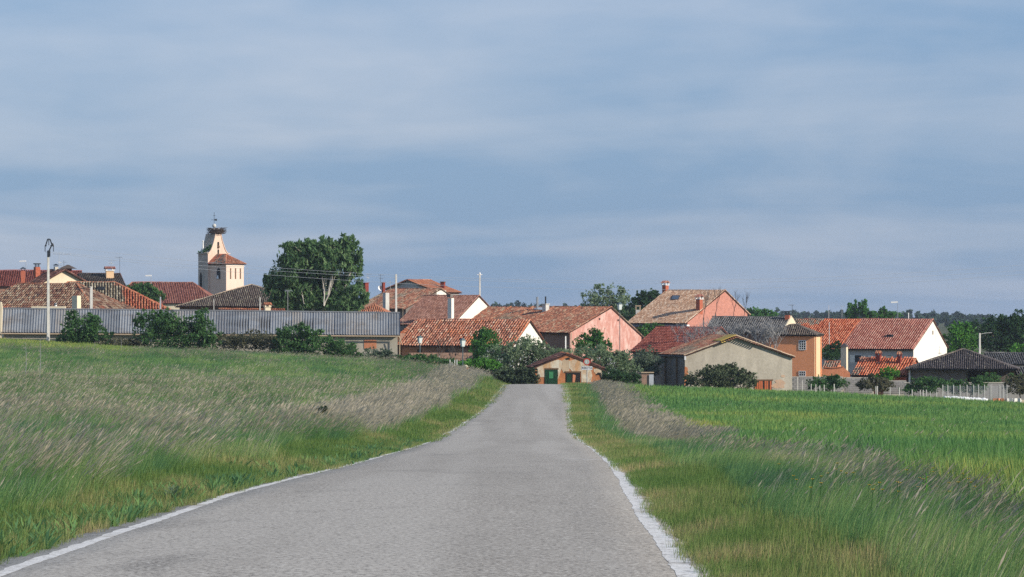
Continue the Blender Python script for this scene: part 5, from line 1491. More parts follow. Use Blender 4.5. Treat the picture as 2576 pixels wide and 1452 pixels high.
lantern('tall street lantern standing before the rose pink gable', 1559, 759, 890, 318, 12, 'lantern_glass', .045)
def cobra(label, x0, x1, y, yb, d, px):
    s = F / d
    b = P(px, yb, d); b.z = gz(b.x, d)
    root = empty('street_light', b, label, 'street lamp', 'white street lights')
    t = P(px, y, d)
    MB().tube([b, t], [.06, .035], 6).build('post', MATS['steel'], root)
    a = P(x0, y, d); c = P(x1, y, d)
    MB().prism([a + Vector((0, -.15, .02)), c + Vector((0, -.15, .06)), c + Vector((0, .15, .06)), a + Vector((0, .15, .02))], (0, 0, .2)).build('lamp_head', MATS['whitepaint'], root)
cobra('white street light head above the far left roofs', 49, 65, 659.5, 720, 470, 65)
cobra('white street light head in the sky left of the church', 366, 381, 696, 760, 470, 380)
cobra('white street light head above the salmon roof', 2241, 2258, 763, 810, 440, 2258.5)
# television aerials
antenna('television_antenna', 'big white television aerial above the cream gable at the left', 148.5, 636, 679, 405, [(.92, 44, 16, .2), (.45, 20, 10, 1.4), (.25, 14, 8, .5)])
antenna('television_antenna', 'dark twin television aerial beside the cream gable chimney', 160.5, 655, 679, 412, [(.8, 10, 8, .3), (.35, 12, 8, 1.0)], 'dark_metal')
antenna('television_antenna', 'small aerial on the cream capped chimney', 280, 653, 674, 440, [(.85, 20, 10, .5), (.55, 18, 9, 2.3)])
antenna('television_antenna', 'thin mast aerial right of the cream capped chimney', 301, 646, 689, 442, [(.97, 18, 5, 3.3)], 'dark_metal')
antenna('television_antenna', 'white grid aerial right of the church belfry', 621.5, 672, 716, 410, [(.35, 12, 12, .4), (.62, 10, 12, .4), (.95, 8, 6, .5)])
antenna('television_antenna', 'round aerial on a mast before the tall tree', 724, 729, 782, 345, [(.95, 18, 14, .3)])
antenna('television_antenna', 'white aerial above the dark red chimney by the tall tree', 925, 688, 715, 424, [(.9, 16, 12, .4), (.6, 12, 8, 1.2)])
antenna('television_antenna', 'dark square aerial left of the white utility pole', 957, 690, 735, 424, [(.95, 16, 14, .3), (.75, 14, 10, .6)], 'dark_metal', dish=(.22, 7))
antenna('television_antenna', 'small white aerial left of the orange roof', 982, 706, 727, 424, [(.8, 12, 10, .5)])
antenna('television_antenna', 'slim aerial on the corner of the striped tile roof', 1013.5, 742, 818, 352, [(.98, 8, 8, .4)], 'verge')
antenna('television_antenna', 'small dark aerial above the grey roofed house chimney', 1993, 767, 800, 352, [(.98, 16, 6, 2.8)], 'dark_metal')
antenna('television_antenna', 'faint aerial on the skyline left of the poplar tops', 2118, 769, 806, 400, [(.98, 12, 5, .4)], 'steel')
antenna('television_antenna', 'white aerial at the right verge of the white gable', 2363, 872, 893, 352, [(.2, 10, 8, .4)], dish=(.9, 4))
# small chimneys seen over the white wall and the tree gap
root = empty('roof_ventilator', P(1605, 786, 430), 'pale chimney head with openings left of the villa roof', 'chimney')
MB().box(P(1605, 800, 430), (.62, .62, 1.1)).build('shaft', MATS['concrete'], root)
mb = MB()
for a in (-.28, .28):
    for b in (-.28, .28): mb.box(P(1605, 779.5, 430) + Vector((a, b, 0)), (.12, .12, .45))
mb.box(P(1605, 771.2, 430), (.8, .8, .14)); mb.build('cap', MATS['verge'], root)
# ------------------------------------------------------------------ road sign at the village entry
d = 272.0; s = F / d
g = gz(P(1476.5, 0, d).x, d)
b = Vector((P(1476.5, 0, d).x, d, g - .2))
root = empty('village_sign', b, 'white village name sign under a round red bordered sign', 'sign')
top = P(1476.5, 903, d)
MB().tube([b, top], .035, 8).build('post', MATS['steel'], root)
c = P(1476.3, 926.0, d) + Vector((0, -.06, 0))
w, hh = 28.5 / s, 9.6 / s
def rrect(w, h, r, y):
    o = []
    for cx_, cz_, a0 in ((w / 2 - r, h / 2 - r, 0), (-w / 2 + r, h / 2 - r, 90), (-w / 2 + r, -h / 2 + r, 180), (w / 2 - r, -h / 2 + r, 270)):
        for k in range(5):
            a = R(a0 + 22.5 * k); o.append(c + Vector((cx_ + r * math.cos(a), y, cz_ + r * math.sin(a))))
    return o
pl = MB().prism(rrect(w, hh, .05, 0), (0, .02, 0)).build('name_plate', MATS['sign_black'], root)
MB().prism(rrect(w - .04, hh - .04, .035, -.006), (0, .005, 0)).build('plate_face', MATS['sign_white'], pl)
fc = bpy.data.curves.new('lettering', 'FONT'); fc.body = 'RIBOTA'; fc.align_x = 'CENTER'; fc.align_y = 'CENTER'; fc.size = .235; fc.extrude = .002; fc.offset = .006; fc.space_character = 1.08
tmp = bpy.data.objects.new('tmp', fc); COL.objects.link(tmp); bpy.context.view_layer.update()
tm = bpy.data.meshes.new_from_object(tmp.evaluated_get(bpy.context.evaluated_depsgraph_get()))
bpy.data.objects.remove(tmp); bpy.data.curves.remove(fc)
from mathutils import Matrix
tm.transform(Matrix.Translation(c + Vector((0, -.010, 0)) - root.location) @ Matrix.Rotation(math.pi / 2, 4, 'X'))
tm.materials.clear(); tm.materials.append(MATS['sign_black'])
lt = bpy.data.objects.new('lettering', tm); COL.objects.link(lt); lt.parent = pl
rc = P(1476.3, 910.3, d) + Vector((0, -.06, 0)); rr = 9.0 / s
def disc(r, y): return [rc + Vector((r * math.cos(2 * math.pi * k / 28), y, r * math.sin(2 * math.pi * k / 28))) for k in range(28)]
ds = MB().prism(disc(rr, 0), (0, .02, 0)).build('round_sign', MATS['sign_red'], root)
MB().prism(disc(rr * .72, -.006), (0, .005, 0)).build('sign_face', MATS['sign_faded'], ds)
MB().box(rc + Vector((-.05, -.009, -.10)), (.035, .003, .2)).build('faded_mark', MATS['sign_white'], ds)
MB().box(rc + Vector((.06, -.009, -.09)), (.045, .003, .18)).build('faded_mark', MATS['greywall'], ds)
# ------------------------------------------------------------------ fences, walls, small things
root = empty('stone_wall', P(1110, 905, 302), 'low reddish stone garden wall under the striped tile roof', 'wall')
for k in range(24):
    for r_ in range(3):
        x = 1031 + k * 6.6 + (3.3 if r_ % 2 else 0) + random.uniform(-.5, .5); hh_ = .33 + random.uniform(-.03, .03)
        b_ = P(x, 909, 302); b_.z = zat(909 - r_ * 7.0, 302)
        if r_ == 2 and random.random() < .3: continue
        MB().box(b_, (.245 + random.uniform(-.02, .02), .35 + random.uniform(-.03, .05), .26 + random.uniform(-.02, .015)), random.uniform(-.05, .05), taper=.94).build('stone', MATS['stonewall'], root)
MB().box(P(1109, 922, 302.05), (6.0, .3, 1.3)).build('core', MATS['stonewall'], root)
# block wall, built of courses
def block_wall(label, x0, x1, ytop, ybot, d, name='block_wall'):
    root = empty(name, P((x0 + x1) / 2, ybot, d), label, 'wall', None)
    a, b = P(x0, ytop, d), P(x1, ytop, d); zb = zat(ybot, d)
    n = int((b.x - a.x) / .42); rows_ = max(2, int((a.z - zb) / .21)); me = None
    base_me = None
    for r_ in range(rows_):
        for k in range(n):
            bx = a.x + (k + .5 + (.5 if r_ % 2 else 0)) * .42
            if bx > b.x: continue
            if base_me is None:
                o = MB().box((bx, d, zb + r_ * .21), (.405, .2, .198)).build('block', MATS['block'], root); base_me = o.data; ref = (bx, zb)
            else:
                o = bpy.data.objects.new('block', base_me); COL.objects.link(o); o.parent = root
                o.location = (bx - ref[0], random.uniform(-.008, .008), zb + r_ * .21 - ref[1])
    MB().box(((a.x + b.x) / 2, d + .02, zb - .5), (b.x - a.x, .15, a.z - zb + .45)).build('core', MATS['mortar'], root)
block_wall('grey block wall between the barn and the first scrub bush', 1990, 2120, 946, 985, 319)
block_wall('grey block wall stretch behind the brown scrub heap', 2121, 2198, 948, 988, 319.4)
block_wall('lower grey block wall stretch before the orange shed', 2222, 2279, 956, 990, 317)
root = empty('garden_wall', P(2430, 990, 315), 'long low grey wall below the pavilion at the right', 'wall')
MB().box(P(2440, 1006, 315), (13.0, .25, 1.65)).build('wall', MATS['block'], root)
MB().box(P(2440, 963.8, 315), (13.1, .32, .08)).build('coping', MATS['mortar'], root)
# fence posts before the wall, each its own
k = 0
ORD = 'first second third fourth fifth sixth seventh eighth ninth tenth eleventh twelfth thirteenth fourteenth fifteenth sixteenth seventeenth'.split()
for x, y0 in ((2006, 948), (2018, 956), (2040, 966), (2052, 967), (2062, 970), (2073, 968), (2098, 966), (2203, 972), (2207, 971), (2239, 974), (2262, 975), (2294, 980), (2315, 981), (2322, 981), (2330, 980.5), (2340, 985), (2356, 987)):
    dd = 306.5; p = P(x, y0, dd); g = gz(p.x, dd) - .1
    st_ = MB().box((p.x, dd, g), (.07, .06, p.z - g), random.uniform(0, 1)).build('fence_stake', MATS['concrete'])
    k += 1
    tag(st_, ORD[k - 1] + ' from the barn of the pale fence stakes before the block wall', 'stake', 'fence stakes before the block wall')
root = empty('wire_fence', P(2440, 1000, 307), 'tall wire mesh fence with pale posts below the pavilion', 'fence')
xs = (2371.5, 2384, 2398.5, 2415, 2432.5, 2449, 2461, 2476.5, 2492.5, 2515, 2523.5, 2533)
for x in xs:
    p = P(x, 968, 307); g = gz(p.x, 307) - .1
    MB().box((p.x, 307, g), (.075, .06, p.z - g)).build('post', MATS['concrete'], root)
a, b = P(xs[0], 971, 307), P(xs[-1], 971, 307); mb = MB(); g = zat(1008, 307)
for i in range(int((b.x - a.x) / .11)): mb.box((a.x + i * .11, 307.04, g), (.010, .008, a.z - g))
for i in range(14): mb.box(((a.x + b.x) / 2, 307.05, g + (a.z - g) * i / 13.5), (b.x - a.x, .008, .010))
mb.build('mesh', MATS['wire'], root, kind='stuff')
# white plastic roll and rubble
rt = []
for k in range(30):
    x = 2374 + (2484 - 2374) * k / 29; p = P(x, 1002 + 6.0 * k / 29, 303.5); p.z = max(p.z, gz(p.x, 303.5) + .25)
    rt.append(p + Vector((0, random.uniform(-.04, .04), random.uniform(-.03, .03))))
tag(MB().tube(rt, [.22 + random.uniform(-.04, .05) for _ in rt], 9).build('plastic_roll', MATS['tarp'], None, True), 'long crumpled white plastic roll lying at the field edge', 'tarpaulin')
for k, (x, col_) in enumerate([(2502, 'bricked'), (2512, 'bricked'), (2522, 'ruinbrick'), (2533, 'concrete'), (2543, 'concrete'), (2554, 'white'), (2564, 'concrete')]):
    p = P(x, 1007, 303.5); z = max(p.z, gz(p.x, 303.5) + .12)
    lab = ['orange rubble lump nearest the white roll', 'second orange rubble lump right of the white roll', 'dark orange rubble lump in the rubble row', 'first grey rubble block in the rubble row', 'second grey rubble block in the rubble row', 'white rubble block near the right edge', 'last grey rubble block at the right edge'][k]
    tag(MB().box((p.x, p.y, z - .2), (.42, .35, .38), k * .7, taper=.7).build('rubble', MATS[col_]), lab, 'rubble', 'rubble at the field edge')
# board fence left of the barn
root = empty('board_fence', P(1615, 965, 298), 'patched fence with a rusty panel and a pale door left of the barn', 'fence')
for i, x in enumerate(range(1584, 1612, 3)):
    a = P(x + 1.4, 975, 298); t = P(x, 938 + random.uniform(-2, 2), 298)
    MB().box(a, (.105, .03, t.z - a.z)).build('board', MATS['dark_wall'], root)
for x in (1590, 1602): 
    a = P(x, 978, 297.9); t = P(x, 934, 298); MB().box(a, (.05, .05, t.z - a.z)).build('post', MATS['concrete'], root)
for i in range(4):
    a = P(1616.5 + i * 5, 978, 298); t = P(0, 938.5, 298); MB().box(a, (.18, .025, t.z - a.z)).build('rusty_sheet', MATS['stonewall'], root)
a = P(1638.5, 978, 297.9); t = P(0, 942, 298); MB().box(a, (.42, .03, t.z - a.z)).build('door', MATS['tin'], root)
MB().box(P(1629, 938.5, 297.9), (1.2, .08, .10)).build('rail', MATS['verge'], root)
# orange hydrant-like marker and white stakes at the left verge
p = P(1172, 948, 243); g = gz(p.x, 243)
root = empty('hydrant', Vector((p.x, 243, g)), 'orange standpipe by the left roadside grass', 'hydrant')
t = P(1172, 921, 243)
MB().tube([Vector((p.x, 243, g)), Vector((p.x, 243, t.z - .1))], [.14, .11], 9).build('body', MATS['hydrant'], root)
MB().ball((p.x, 243, t.z - .05), .14).build('cap', MATS['cream'], root)
MB().box((p.x - .02, 243, t.z - .40), (.5, .16, .28)).build('outlets', MATS['hydrant'], root)
for lab, x, y0, dd in (('short white stake left of the first garden stake', 1132, 905, 285), ('thick white stake in the dry grass', 1137, 912, 282), ('middle white stake beside the lantern post', 1144, 906, 285), ('tall white stake left of the lantern post', 1149.5, 905, 283)):
    p = P(x, y0, dd); g = gz(p.x, dd); tag(MB().box((p.x, dd, g - .1), (.05, .05, p.z - g + .1), .3).build('stake', MATS['whitepaint']), lab, 'stake')
# thin dead stalks and a dark tuft in the left field
for lab, x, y0, y1, dd in (('thin dead stalk at the far left of the field', 65, 862, 925, 150), ('taller dead stalk with a red tip in the left field', 101, 852, 935, 148), ('dead stalk left of the first shed bush', 237, 860, 890, 260), ('leaning dead stalk by the shed bramble', 305, 850, 880, 262)):
    p = P(x, y0, dd); g = gz(p.x, dd)
    mb = MB().tube([(p.x - .05, dd, g), (p.x + .03, dd, (p.z + g) / 2), tuple(p)], [.022, .016, .008], 4)
    for k in range(5):
        z = g + (p.z - g) * (.35 + .12 * k); mb.tube([(p.x, dd, z), (p.x + random.uniform(-.15, .15), dd, z + .15)], [.008, .004], 3)
    tag(mb.build('dead_stalk', MATS['twig']), lab, 'stalk')
plant('thistle_bush', 'small dark dry bush standing alone in the left field', 'bush', [(812, 1043, 17, 15)], 92, 'l_hedge', 420, .045, 91, 'darktwig', parts=SHB)

# ------------------------------------------------------------------ grass and crop (stuff)
grassmat('g_mid', [(0, (.085, .19, .095)), (.3, (.145, .285, .105)), (.6, (.225, .36, .115)), (.85, (.34, .42, .17)), (1, (.48, .46, .24))])
grassmat('g_short', [(0, (.12, .22, .06)), (.4, (.19, .28, .08)), (.7, (.31, .33, .13)), (1, (.44, .36, .18))])
grassmat('g_long', [(0, (.13, .27, .08)), (.5, (.23, .35, .12)), (1, (.46, .46, .25))])
grassmat('g_head', [(0, (.38, .32, .22)), (.5, (.56, .48, .36)), (1, (.70, .62, .48))])
grassmat('g_dry', [(0, (.32, .30, .20)), (.5, (.46, .41, .31)), (1, (.60, .53, .42))])
grassmat('g_wheat', [(0, (.07, .20, .08)), (.4, (.135, .28, .085)), (.7, (.205, .34, .095)), (1, (.42, .42, .11))], .4, .3)
PROTO = bpy.data.collections.new('grass_prototypes')
def tuft(name, n, hmin, hmax, width, radius, lean, bend, mat, head=None, seed=0, leanj=.35, headlen=.14, headw=.012):
    """one clump of blades; lean is towards +x (the wind)"""
    rg = random.Random(seed)
    V = []; Fc = []; M = []
    for i in range(n):
        a = rg.uniform(0, 2 * math.pi); r = radius * math.sqrt(rg.random())
        x, y = r * math.cos(a), r * math.sin(a)
        h = rg.uniform(hmin, hmax)
        lx = lean * rg.uniform(.5, 1.4) + rg.uniform(-leanj, leanj); ly = rg.uniform(-leanj, leanj)
        f = rg.uniform(0, math.pi); fx, fy = math.cos(f), math.sin(f)
        w = width * rg.uniform(.7, 1.3)
        k = len(V)
        pts_ = []
        for t in (0, .4, .75, 1.0):
            px = x + h * (lx * t + bend * t * t * (1 if lean >= 0 else -1)); py = y + h * ly * t
            pz = h * t * (1 - .22 * (abs(lx) + abs(bend) * t))
            pts_.append((px, py, pz))
        for (p, ww) in zip(pts_[:3], (1, .9, .6)):
            V.append((p[0] - fx * w / 2 * ww, p[1] - fy * w / 2 * ww, p[2])); V.append((p[0] + fx * w / 2 * ww, p[1] + fy * w / 2 * ww, p[2]))
        V.append(pts_[3])
        Fc += [(k, k + 1, k + 3, k + 2), (k + 2, k + 3, k + 5, k + 4), (k + 4, k + 5, k + 6)]; M += [0, 0, 0]
        if head and rg.random() < .42:
            p0 = Vector(pts_[2]).lerp(Vector(pts_[3]), .3); d_ = (Vector(pts_[3]) - Vector(pts_[2])).normalized(); q = p0 + d_ * headlen * rg.uniform(.7, 1.3)
            hw = headw * rg.uniform(.7, 1.4); k = len(V); mid = p0.lerp(q, .45)
            V += [tuple(p0), (mid.x - fx * hw, mid.y - fy * hw, mid.z), tuple(q), (mid.x + fx * hw, mid.y + fy * hw, mid.z)]
            Fc.append((k, k + 1, k + 2, k + 3)); M.append(1)
    me = bpy.data.meshes.new(name); me.from_pydata(V, [], Fc)
    me.materials.append(MATS[mat])
    if head: me.materials.append(MATS[head])
    me.polygons.foreach_set('material_index', M); me.update()
    return bpy.data.objects.new(name, me)
NVAR = 5
KINDS = {}
LODS = [(1.0, 1.0, 1.0), (1.7, 1.7, 1.0), (3.0, 3.2, 1.1), (5.0, 5.0, 1.1)]     # radius, blade width, count
for lod, (kr, kw, kn) in enumerate(LODS):
    for kind, (n, h0, h1, w, r_, ln, bd, mt, hd, lj, hl, hw) in {
        'short': (22, .05, .17, .0045, .13, .08, .05, 'g_short', None, .4, 0, 0),
        'mid': (20, .18, .42, .0055, .12, .18, .18, 'g_mid', None, .28, 0, 0),
        'weed': (12, .08, .20, .028, .07, .0, .25, 'g_mid', None, .9, 0, 0),
        'stalk': (5, .5, .95, .0040, .16, .30, .20, 'g_dry', 'g_dry', .2, .14, .009),
        'long': (16, .35, .75, .0038, .13, .42, .30, 'g_long', 'g_head', .16, .16, .010),
        'dry': (15, .40, .85, .0038, .13, .36, .26, 'g_dry', 'g_dry', .16, .17, .010),
        'wheat': (14, .35, .62, .0135, .14, .06, .12, 'g_wheat', None, .22, 0, 0)}.items():
        c = bpy.data.collections.new('grass_%s_%d' % (kind, lod))
        for k in range(NVAR):
            c.objects.link(tuft('tuft_%s_%d_%d' % (kind, lod, k), int(n * kn), h0, h1, w * kw, r_ * kr, ln, bd, mt, hd, 100 * lod + k, lj, hl, hw * (kw if kind == 'dry' else 1 + (kw - 1) * .4) * .75))
        KINDS[(kind, lod)] = c
def scatter_nodes(coll):
    ng = bpy.data.node_groups.new('scatter_' + coll.name, 'GeometryNodeTree')
    ng.interface.new_socket('Geometry', in_out='INPUT', socket_type='NodeSocketGeometry')
    ng.interface.new_socket('Geometry', in_out='OUTPUT', socket_type='NodeSocketGeometry')
    N, Lk = ng.nodes, ng.links
    gi = N.new('NodeGroupInput'); go = N.new('NodeGroupOutput')
    ci = N.new('GeometryNodeCollectionInfo'); ci.inputs['Collection'].default_value = coll
    ci.inputs['Separate Children'].default_value = True; ci.inputs['Reset Children'].default_value = True
    ip = N.new('GeometryNodeInstanceOnPoints'); ip.inputs['Pick Instance'].default_value = True
    def attr(nm, dt):
        a = N.new('GeometryNodeInputNamedAttribute'); a.data_type = dt; a.inputs['Name'].default_value = nm; return a.outputs['Attribute']
    er = N.new('FunctionNodeEulerToRotation')
    Lk.new(attr('rot', 'FLOAT_VECTOR'), er.inputs[0])
    Lk.new(gi.outputs[0], ip.inputs['Points']); Lk.new(ci.outputs[0], ip.inputs['Instance'])
    Lk.new(attr('variant', 'INT'), ip.inputs['Instance Index'])
    Lk.new(er.outputs[0], ip.inputs['Rotation']); Lk.new(attr('scl', 'FLOAT_VECTOR'), ip.inputs['Scale'])
    Lk.new(ip.outputs[0], go.inputs[0])
    return ng
POOL = {k: [] for k in KINDS}
def put(kind, lod, X, Y, tint, scl, rotj=.35):
    if len(X): POOL[(kind, lod)].append((X, Y, np.clip(tint, 0, 1), scl, np.full(len(X), rotj)))
RECTS = []                                   # keep crop out of buildings: barn, shed
def clear_of(X, Y):
    m = np.ones(len(X), bool)
    m &= ~((Y > 296) & (X > 10) & (X < 28)); m &= ~((Y > 281) & (X > 1.5) & (X < 9))
    return m
bands = [(11, 26, 95, 0), (26, 46, 80, 0), (46, 92, 30, 1), (92, 180, 13, 2), (180, 312, 6.5, 3)]
for (y0, y1, dens, lod) in bands:
    hw_ = .185
    area = hw_ * (y1 ** 2 - y0 ** 2) + 6 * (y1 - y0)
    n = int(area * dens)
    Y = np.sqrt(RNG.uniform(y0 ** 2, y1 ** 2, n)); X = RNG.uniform(-1, 1, n) * (hw_ * Y + 3)
    off = X - xroad(Y)
    eL = np.interp(Y, ry, xl) - xroad(Y); eR = np.interp(Y, ry, xr) - xroad(Y)
    oL = eL - off; oR = off - eR
    rnd = RNG.random(n); rnd2 = RNG.random(n); rnd3 = RNG.random(n)
    big = fbm(X / 3.2, Y / 9.0, 21); med = fbm(X / 1.1, Y / 3.4, 31); tn = .55 * fbm(X / 2.0, Y / 6.0, 41) + .45 * fbm(X / .55, Y / 1.5, 43)
    ok = clear_of(X, Y)
    scj = RNG.uniform(.75, 1.25, n)
    # ---------------- left field
    L = (oL > -.05) & ok
    vw = .55 + 1.1 * fbm(Y / 6, Y * 0, 51) + np.clip((Y - 30) / 60, 0, .6)          # short verge width
    verge = L & (oL < vw)
    put('short', lod, X[verge], Y[verge], .48 + 2.2 * (tn[verge] - .5) + .3 * (rnd[verge] - .5) - .2 * np.clip(oL[verge] / 1.0, 0, 1), scj[verge] * (.75 + .8 * np.clip(oL[verge] / vw[verge], 0, 1)))
    rest = L & ~verge
    strip = rest & (Y > 92) & (oL < 4.6 + 1.2 * (med - .5)) & (oL > 1.3 + .5 * med)
    crop = rest & ~strip & (Y > 228) & (X / Y < -.118 + .02 * (med - .5))
    belt = rest & ~strip & ~crop & (Y > 158 + 30 * (big - .5)) & (Y < 214 + 20 * (med - .5)) & (oL > 6 + 6 * (med - .5)) & (rnd2 < .8)
    nearg = np.clip((80 - Y + 34 * (big - .5) * 2) / 30, 0, 1)              # lush green towards the camera
    pl_ = np.clip((big - .46) / .10, 0, 1) * (1 - nearg) * .8 + nearg * np.clip((med - .54) / .1, 0, 1) * .3
    pl_ = np.clip(pl_ + .12 * (Y > 88) * (Y < 165) - .15 * (Y > 55) * (Y < 88), 0, .36)
    lg = rest & ~strip & ~crop & ~belt & (rnd < pl_)
    md = rest & ~strip & ~crop & ~belt & ~lg
    put('dry', lod, X[strip & (rnd < .42)], Y[strip & (rnd < .42)], (.5 + .9 * (med - .5))[strip & (rnd < .42)], scj[strip & (rnd < .42)] * .95)
    put('mid', lod, X[strip & (rnd >= .42)], Y[strip & (rnd >= .42)], tn[strip & (rnd >= .42)], scj[strip & (rnd >= .42)])
    put('wheat', lod, X[crop], Y[crop], .80 + .5 * (tn[crop] - .5), scj[crop] * .6)
    put('mid', lod, X[belt], Y[belt], .42 + 1.4 * (tn[belt] - .45), scj[belt] * .85)
    put('long', lod, X[lg], Y[lg], (.30 + 2.2 * (tn[lg] - .5) + .4 * (rnd2[lg] - .5)), scj[lg] * (.7 + .5 * med[lg]))
    put('mid', lod, X[md], Y[md], (.36 + 2.6 * (tn[md] - .5) + .3 * (rnd2[md] - .5)), scj[md] * (.7 + .7 * med[md]))
    wd_ = L & (Y < 95) & (rnd3 < .05 + .10 * np.clip((med - .5) / .1, 0, 1))
    put('weed', lod, X[wd_], Y[wd_], .25 + 1.2 * (tn[wd_] - .5), scj[wd_], 3.0)
    sk = rest & (rnd3 > .965) & (Y < 180)
    put('stalk', lod, X[sk], Y[sk], .6 + .6 * (rnd[sk] - .5), scj[sk] * .9)
    # ---------------- right side
    Rr = (oR > -.04) & ok
    vr = .5 + .8 * fbm(Y / 5, Y * 0 + 4, 61)
    verge = Rr & (oR < vr)
    put('short', lod, X[verge], Y[verge], .52 + 2.2 * (tn[verge] - .5) + .3 * (rnd[verge] - .5), scj[verge] * (.8 + .8 * np.clip(oR[verge] / vr[verge], 0, 1)))
    rest = Rr & ~verge
    fieldedge = 3.4 + 1.4 * (big - .5) * 2 + np.clip((Y - 80) / 60, 0, 1) * .6
    wh = rest & (oR > fieldedge)
    mar = rest & ~wh
    far_ = mar & (Y > 84)
    sd1 = far_ & (oR > 1.5 + .7 * med) & (rnd < .68)
    sd2 = far_ & ~sd1
    put('dry', lod, X[sd1], Y[sd1], .35 + .8 * (med[sd1] - .5), scj[sd1] * .85)
    put('mid', lod, X[sd2], Y[sd2], .35 + .8 * (tn[sd2] - .5), scj[sd2] * .8)
    nr_ = mar & ~far_
    pm = np.clip((oR - 1.4) / .8, 0, 1) * np.clip((med - .50) / .08, 0, 1) * .34
    ln_ = nr_ & (rnd < pm); md = nr_ & ~ln_
    put('long', lod, X[ln_], Y[ln_], .30 + 1.2 * (tn[ln_] - .5) + .3 * (rnd2[ln_] - .5), scj[ln_] * .7)
    put('mid', lod, X[md], Y[md], .52 + 2.4 * (tn[md] - .5) + .3 * (rnd2[md] - .5), scj[md] * (.5 + .3 * np.clip(oR[md] / 2.5, 0, 1) + .4 * med[md]))
    wd_ = mar & (Y < 95) & (rnd3 < .05)
    put('weed', lod, X[wd_], Y[wd_], .2 + 1.2 * (tn[wd_] - .5), scj[wd_], 3.0)
    sk = mar & (rnd3 > .97) & (Y < 180) & (oR > 1.0)
    put('stalk', lod, X[sk], Y[sk], .6 + .6 * (rnd[sk] - .5), scj[sk] * .75)
    yel = np.exp(-(((X - 6.6) / 1.7) ** 2 + ((Y - 131) / 11) ** 2))
    wt = .50 + .95 * (fbm(X / 6, Y / 16, 71) - .5) + 1.0 * yel + .12 * (rnd2 - .5) + .10 * np.clip((Y - 150) / 100, 0, 1)
    sparse = wh & (rnd2 > .012)
    put('wheat', lod, X[sparse], Y[sparse], wt[sparse], scj[sparse] * (.78 + .35 * fbm(X / 4, Y / 10, 81)[sparse]), 3.0)
    lw = wh & ~sparse
    put('long', lod, X[lw], Y[lw], tn[lw], scj[lw] * .9)
TITLE = {'short': ('verge_grass', 'short trodden grass along the road edges'), 'mid': ('meadow_grass', 'green meadow grass of the left field and the verges'),
         'long': ('seeding_grass', 'long mauve seeding grass bent by the wind'), 'weed': ('weeds', 'broad leaved weeds among the grass'), 'stalk': ('dry_stalks', 'single pale dry stalks standing in the grass'), 'dry': ('dry_grass', 'tall beige dry grass along both road banks'), 'wheat': ('wheat_crop', 'young green wheat of the fields')}
for (kind, lod), lst in POOL.items():
    if not lst: continue
    X = np.concatenate([a[0] for a in lst]); Y = np.concatenate([a[1] for a in lst]); T_ = np.concatenate([a[2] for a in lst]); S_ = np.concatenate([a[3] for a in lst]); RJ = np.concatenate([a[4] for a in lst])
    if not len(X): continue
    Z = ground(X, Y) - .02
    n = len(X)
    me = bpy.data.meshes.new(TITLE[kind][0]); me.vertices.add(n)
    me.vertices.foreach_set('co', np.stack([X, Y, Z], 1).ravel().astype(np.float32))
    def at(nm, ty, data, key):
        a = me.attributes.new(nm, ty, 'POINT'); a.data.foreach_set(key, data)
    rot = np.zeros((n, 3), np.float32); rot[:, 2] = RNG.normal(0, 1, n) * RJ; rot[:, 0] = RNG.normal(0, .05, n)
    at('rot', 'FLOAT_VECTOR', rot.ravel(), 'vector')
    sc3 = np.stack([.6 + .4 * S_, .6 + .4 * S_, S_], 1).astype(np.float32)
    at('scl', 'FLOAT_VECTOR', sc3.ravel(), 'vector')
    at('tint', 'FLOAT', T_.astype(np.float32), 'value')
    at('variant', 'INT', RNG.integers(0, NVAR, n).astype(np.int32), 'value')
    o = bpy.data.objects.new(TITLE[kind][0], me); COL.objects.link(o)
    md_ = o.modifiers.new('scatter', 'NODES'); md_.node_group = scatter_nodes(KINDS[(kind, lod)])
    tag(o, TITLE[kind][1] + ', ' + ['nearest', 'near', 'middle', 'far'][lod] + ' stretch', 'grass' if kind != 'wheat' else 'crop', kind='stuff')

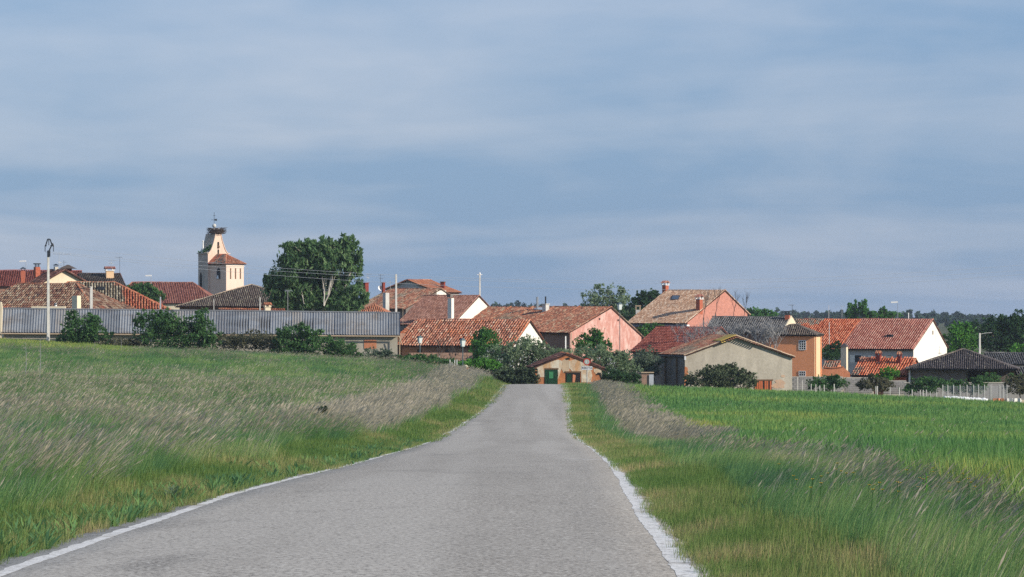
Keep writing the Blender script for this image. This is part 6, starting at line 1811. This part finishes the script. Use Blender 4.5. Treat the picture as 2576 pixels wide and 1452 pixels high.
# yellow wildflowers and two single plants near the camera
fm = plain('petal', (.75, .50, .05), .7, .1)
fl = MB()
for k in range(46):
    Yf = random.uniform(24, 34); Xf = xroad(Yf) + random.uniform(3.6, 5.4); zf = gz(Xf, Yf); hf = random.uniform(.28, .45)
    fl.tube([(Xf, Yf, zf), (Xf + .04, Yf, zf + hf)], .003, 3, 1)
    for q in range(6):
        a = q * math.pi / 3
        c0 = Vector((Xf + .04, Yf, zf + hf)); dd_ = Vector((math.cos(a), math.sin(a), .5)) * .022; s_ = Vector((-math.sin(a), math.cos(a), 0)) * .009
        fl.add([c0, c0 + dd_ * .6 - s_, c0 + dd_, c0 + dd_ * .6 + s_], [(0, 1, 2, 3)], 0)
tag(fl.build('wildflowers', [fm, MATS['l_green']]), 'scattered small yellow wildflowers in the right verge', 'flowers', kind='stuff')
def leafy(label, x, y, d, hgt, mat, n, spread):
    p = P(x, y, d); g_ = gz(p.x, d)
    root = empty('weed_plant', Vector((p.x, d, g_)), label, 'plant')
    MB().tube([(p.x, d, g_), (p.x, d, g_ + hgt)], [.012, .005], 5).build('stem', MATS[mat], root)
    mb = MB()
    for k in range(n):
        a = k * 2.4; z = g_ + hgt * (.1 + .9 * k / n); l = spread * (1.1 - .6 * k / n)
        o = Vector((p.x, d, z)); t = Vector((math.cos(a), math.sin(a), .55)) * l; s_ = Vector((-math.sin(a), math.cos(a), 0)) * l * .16
        mb.add([o, o + t * .5 - s_, o + t, o + t * .5 + s_], [(0, 1, 2, 3)])
    mb.build('leaves', MATS[mat], root)
leafy('single bright green thistle standing in the right verge', 2330, 1345, 28.5, .50, 'l_bright', 16, .10)
leafy('low blue green rosette weed at the left road edge', 436, 1268, 34.0, .16, 'l_olive', 22, .16)

# ------------------------------------------------------------------ haze: one even box of air round everything
def haze():
    m = bpy.data.materials.new('haze'); m.use_nodes = True
    ns, ls = m.node_tree.nodes, m.node_tree.links
    ns.clear()
    o = ns.new('ShaderNodeOutputMaterial'); v = ns.new('ShaderNodeVolumePrincipled')
    v.inputs['Color'].default_value = (.72, .84, 1.0, 1); v.inputs['Density'].default_value = HAZE; v.inputs['Anisotropy'].default_value = .2
    ls.new(v.outputs[0], o.inputs['Volume'])
    ob = MB().box((0, 3450, -9.0), (9600, 7300, 33.0)).build('haze', m)
    tag(ob, 'thin blue air haze over the whole village', 'haze', kind='stuff')
HAZE = .00011
haze()
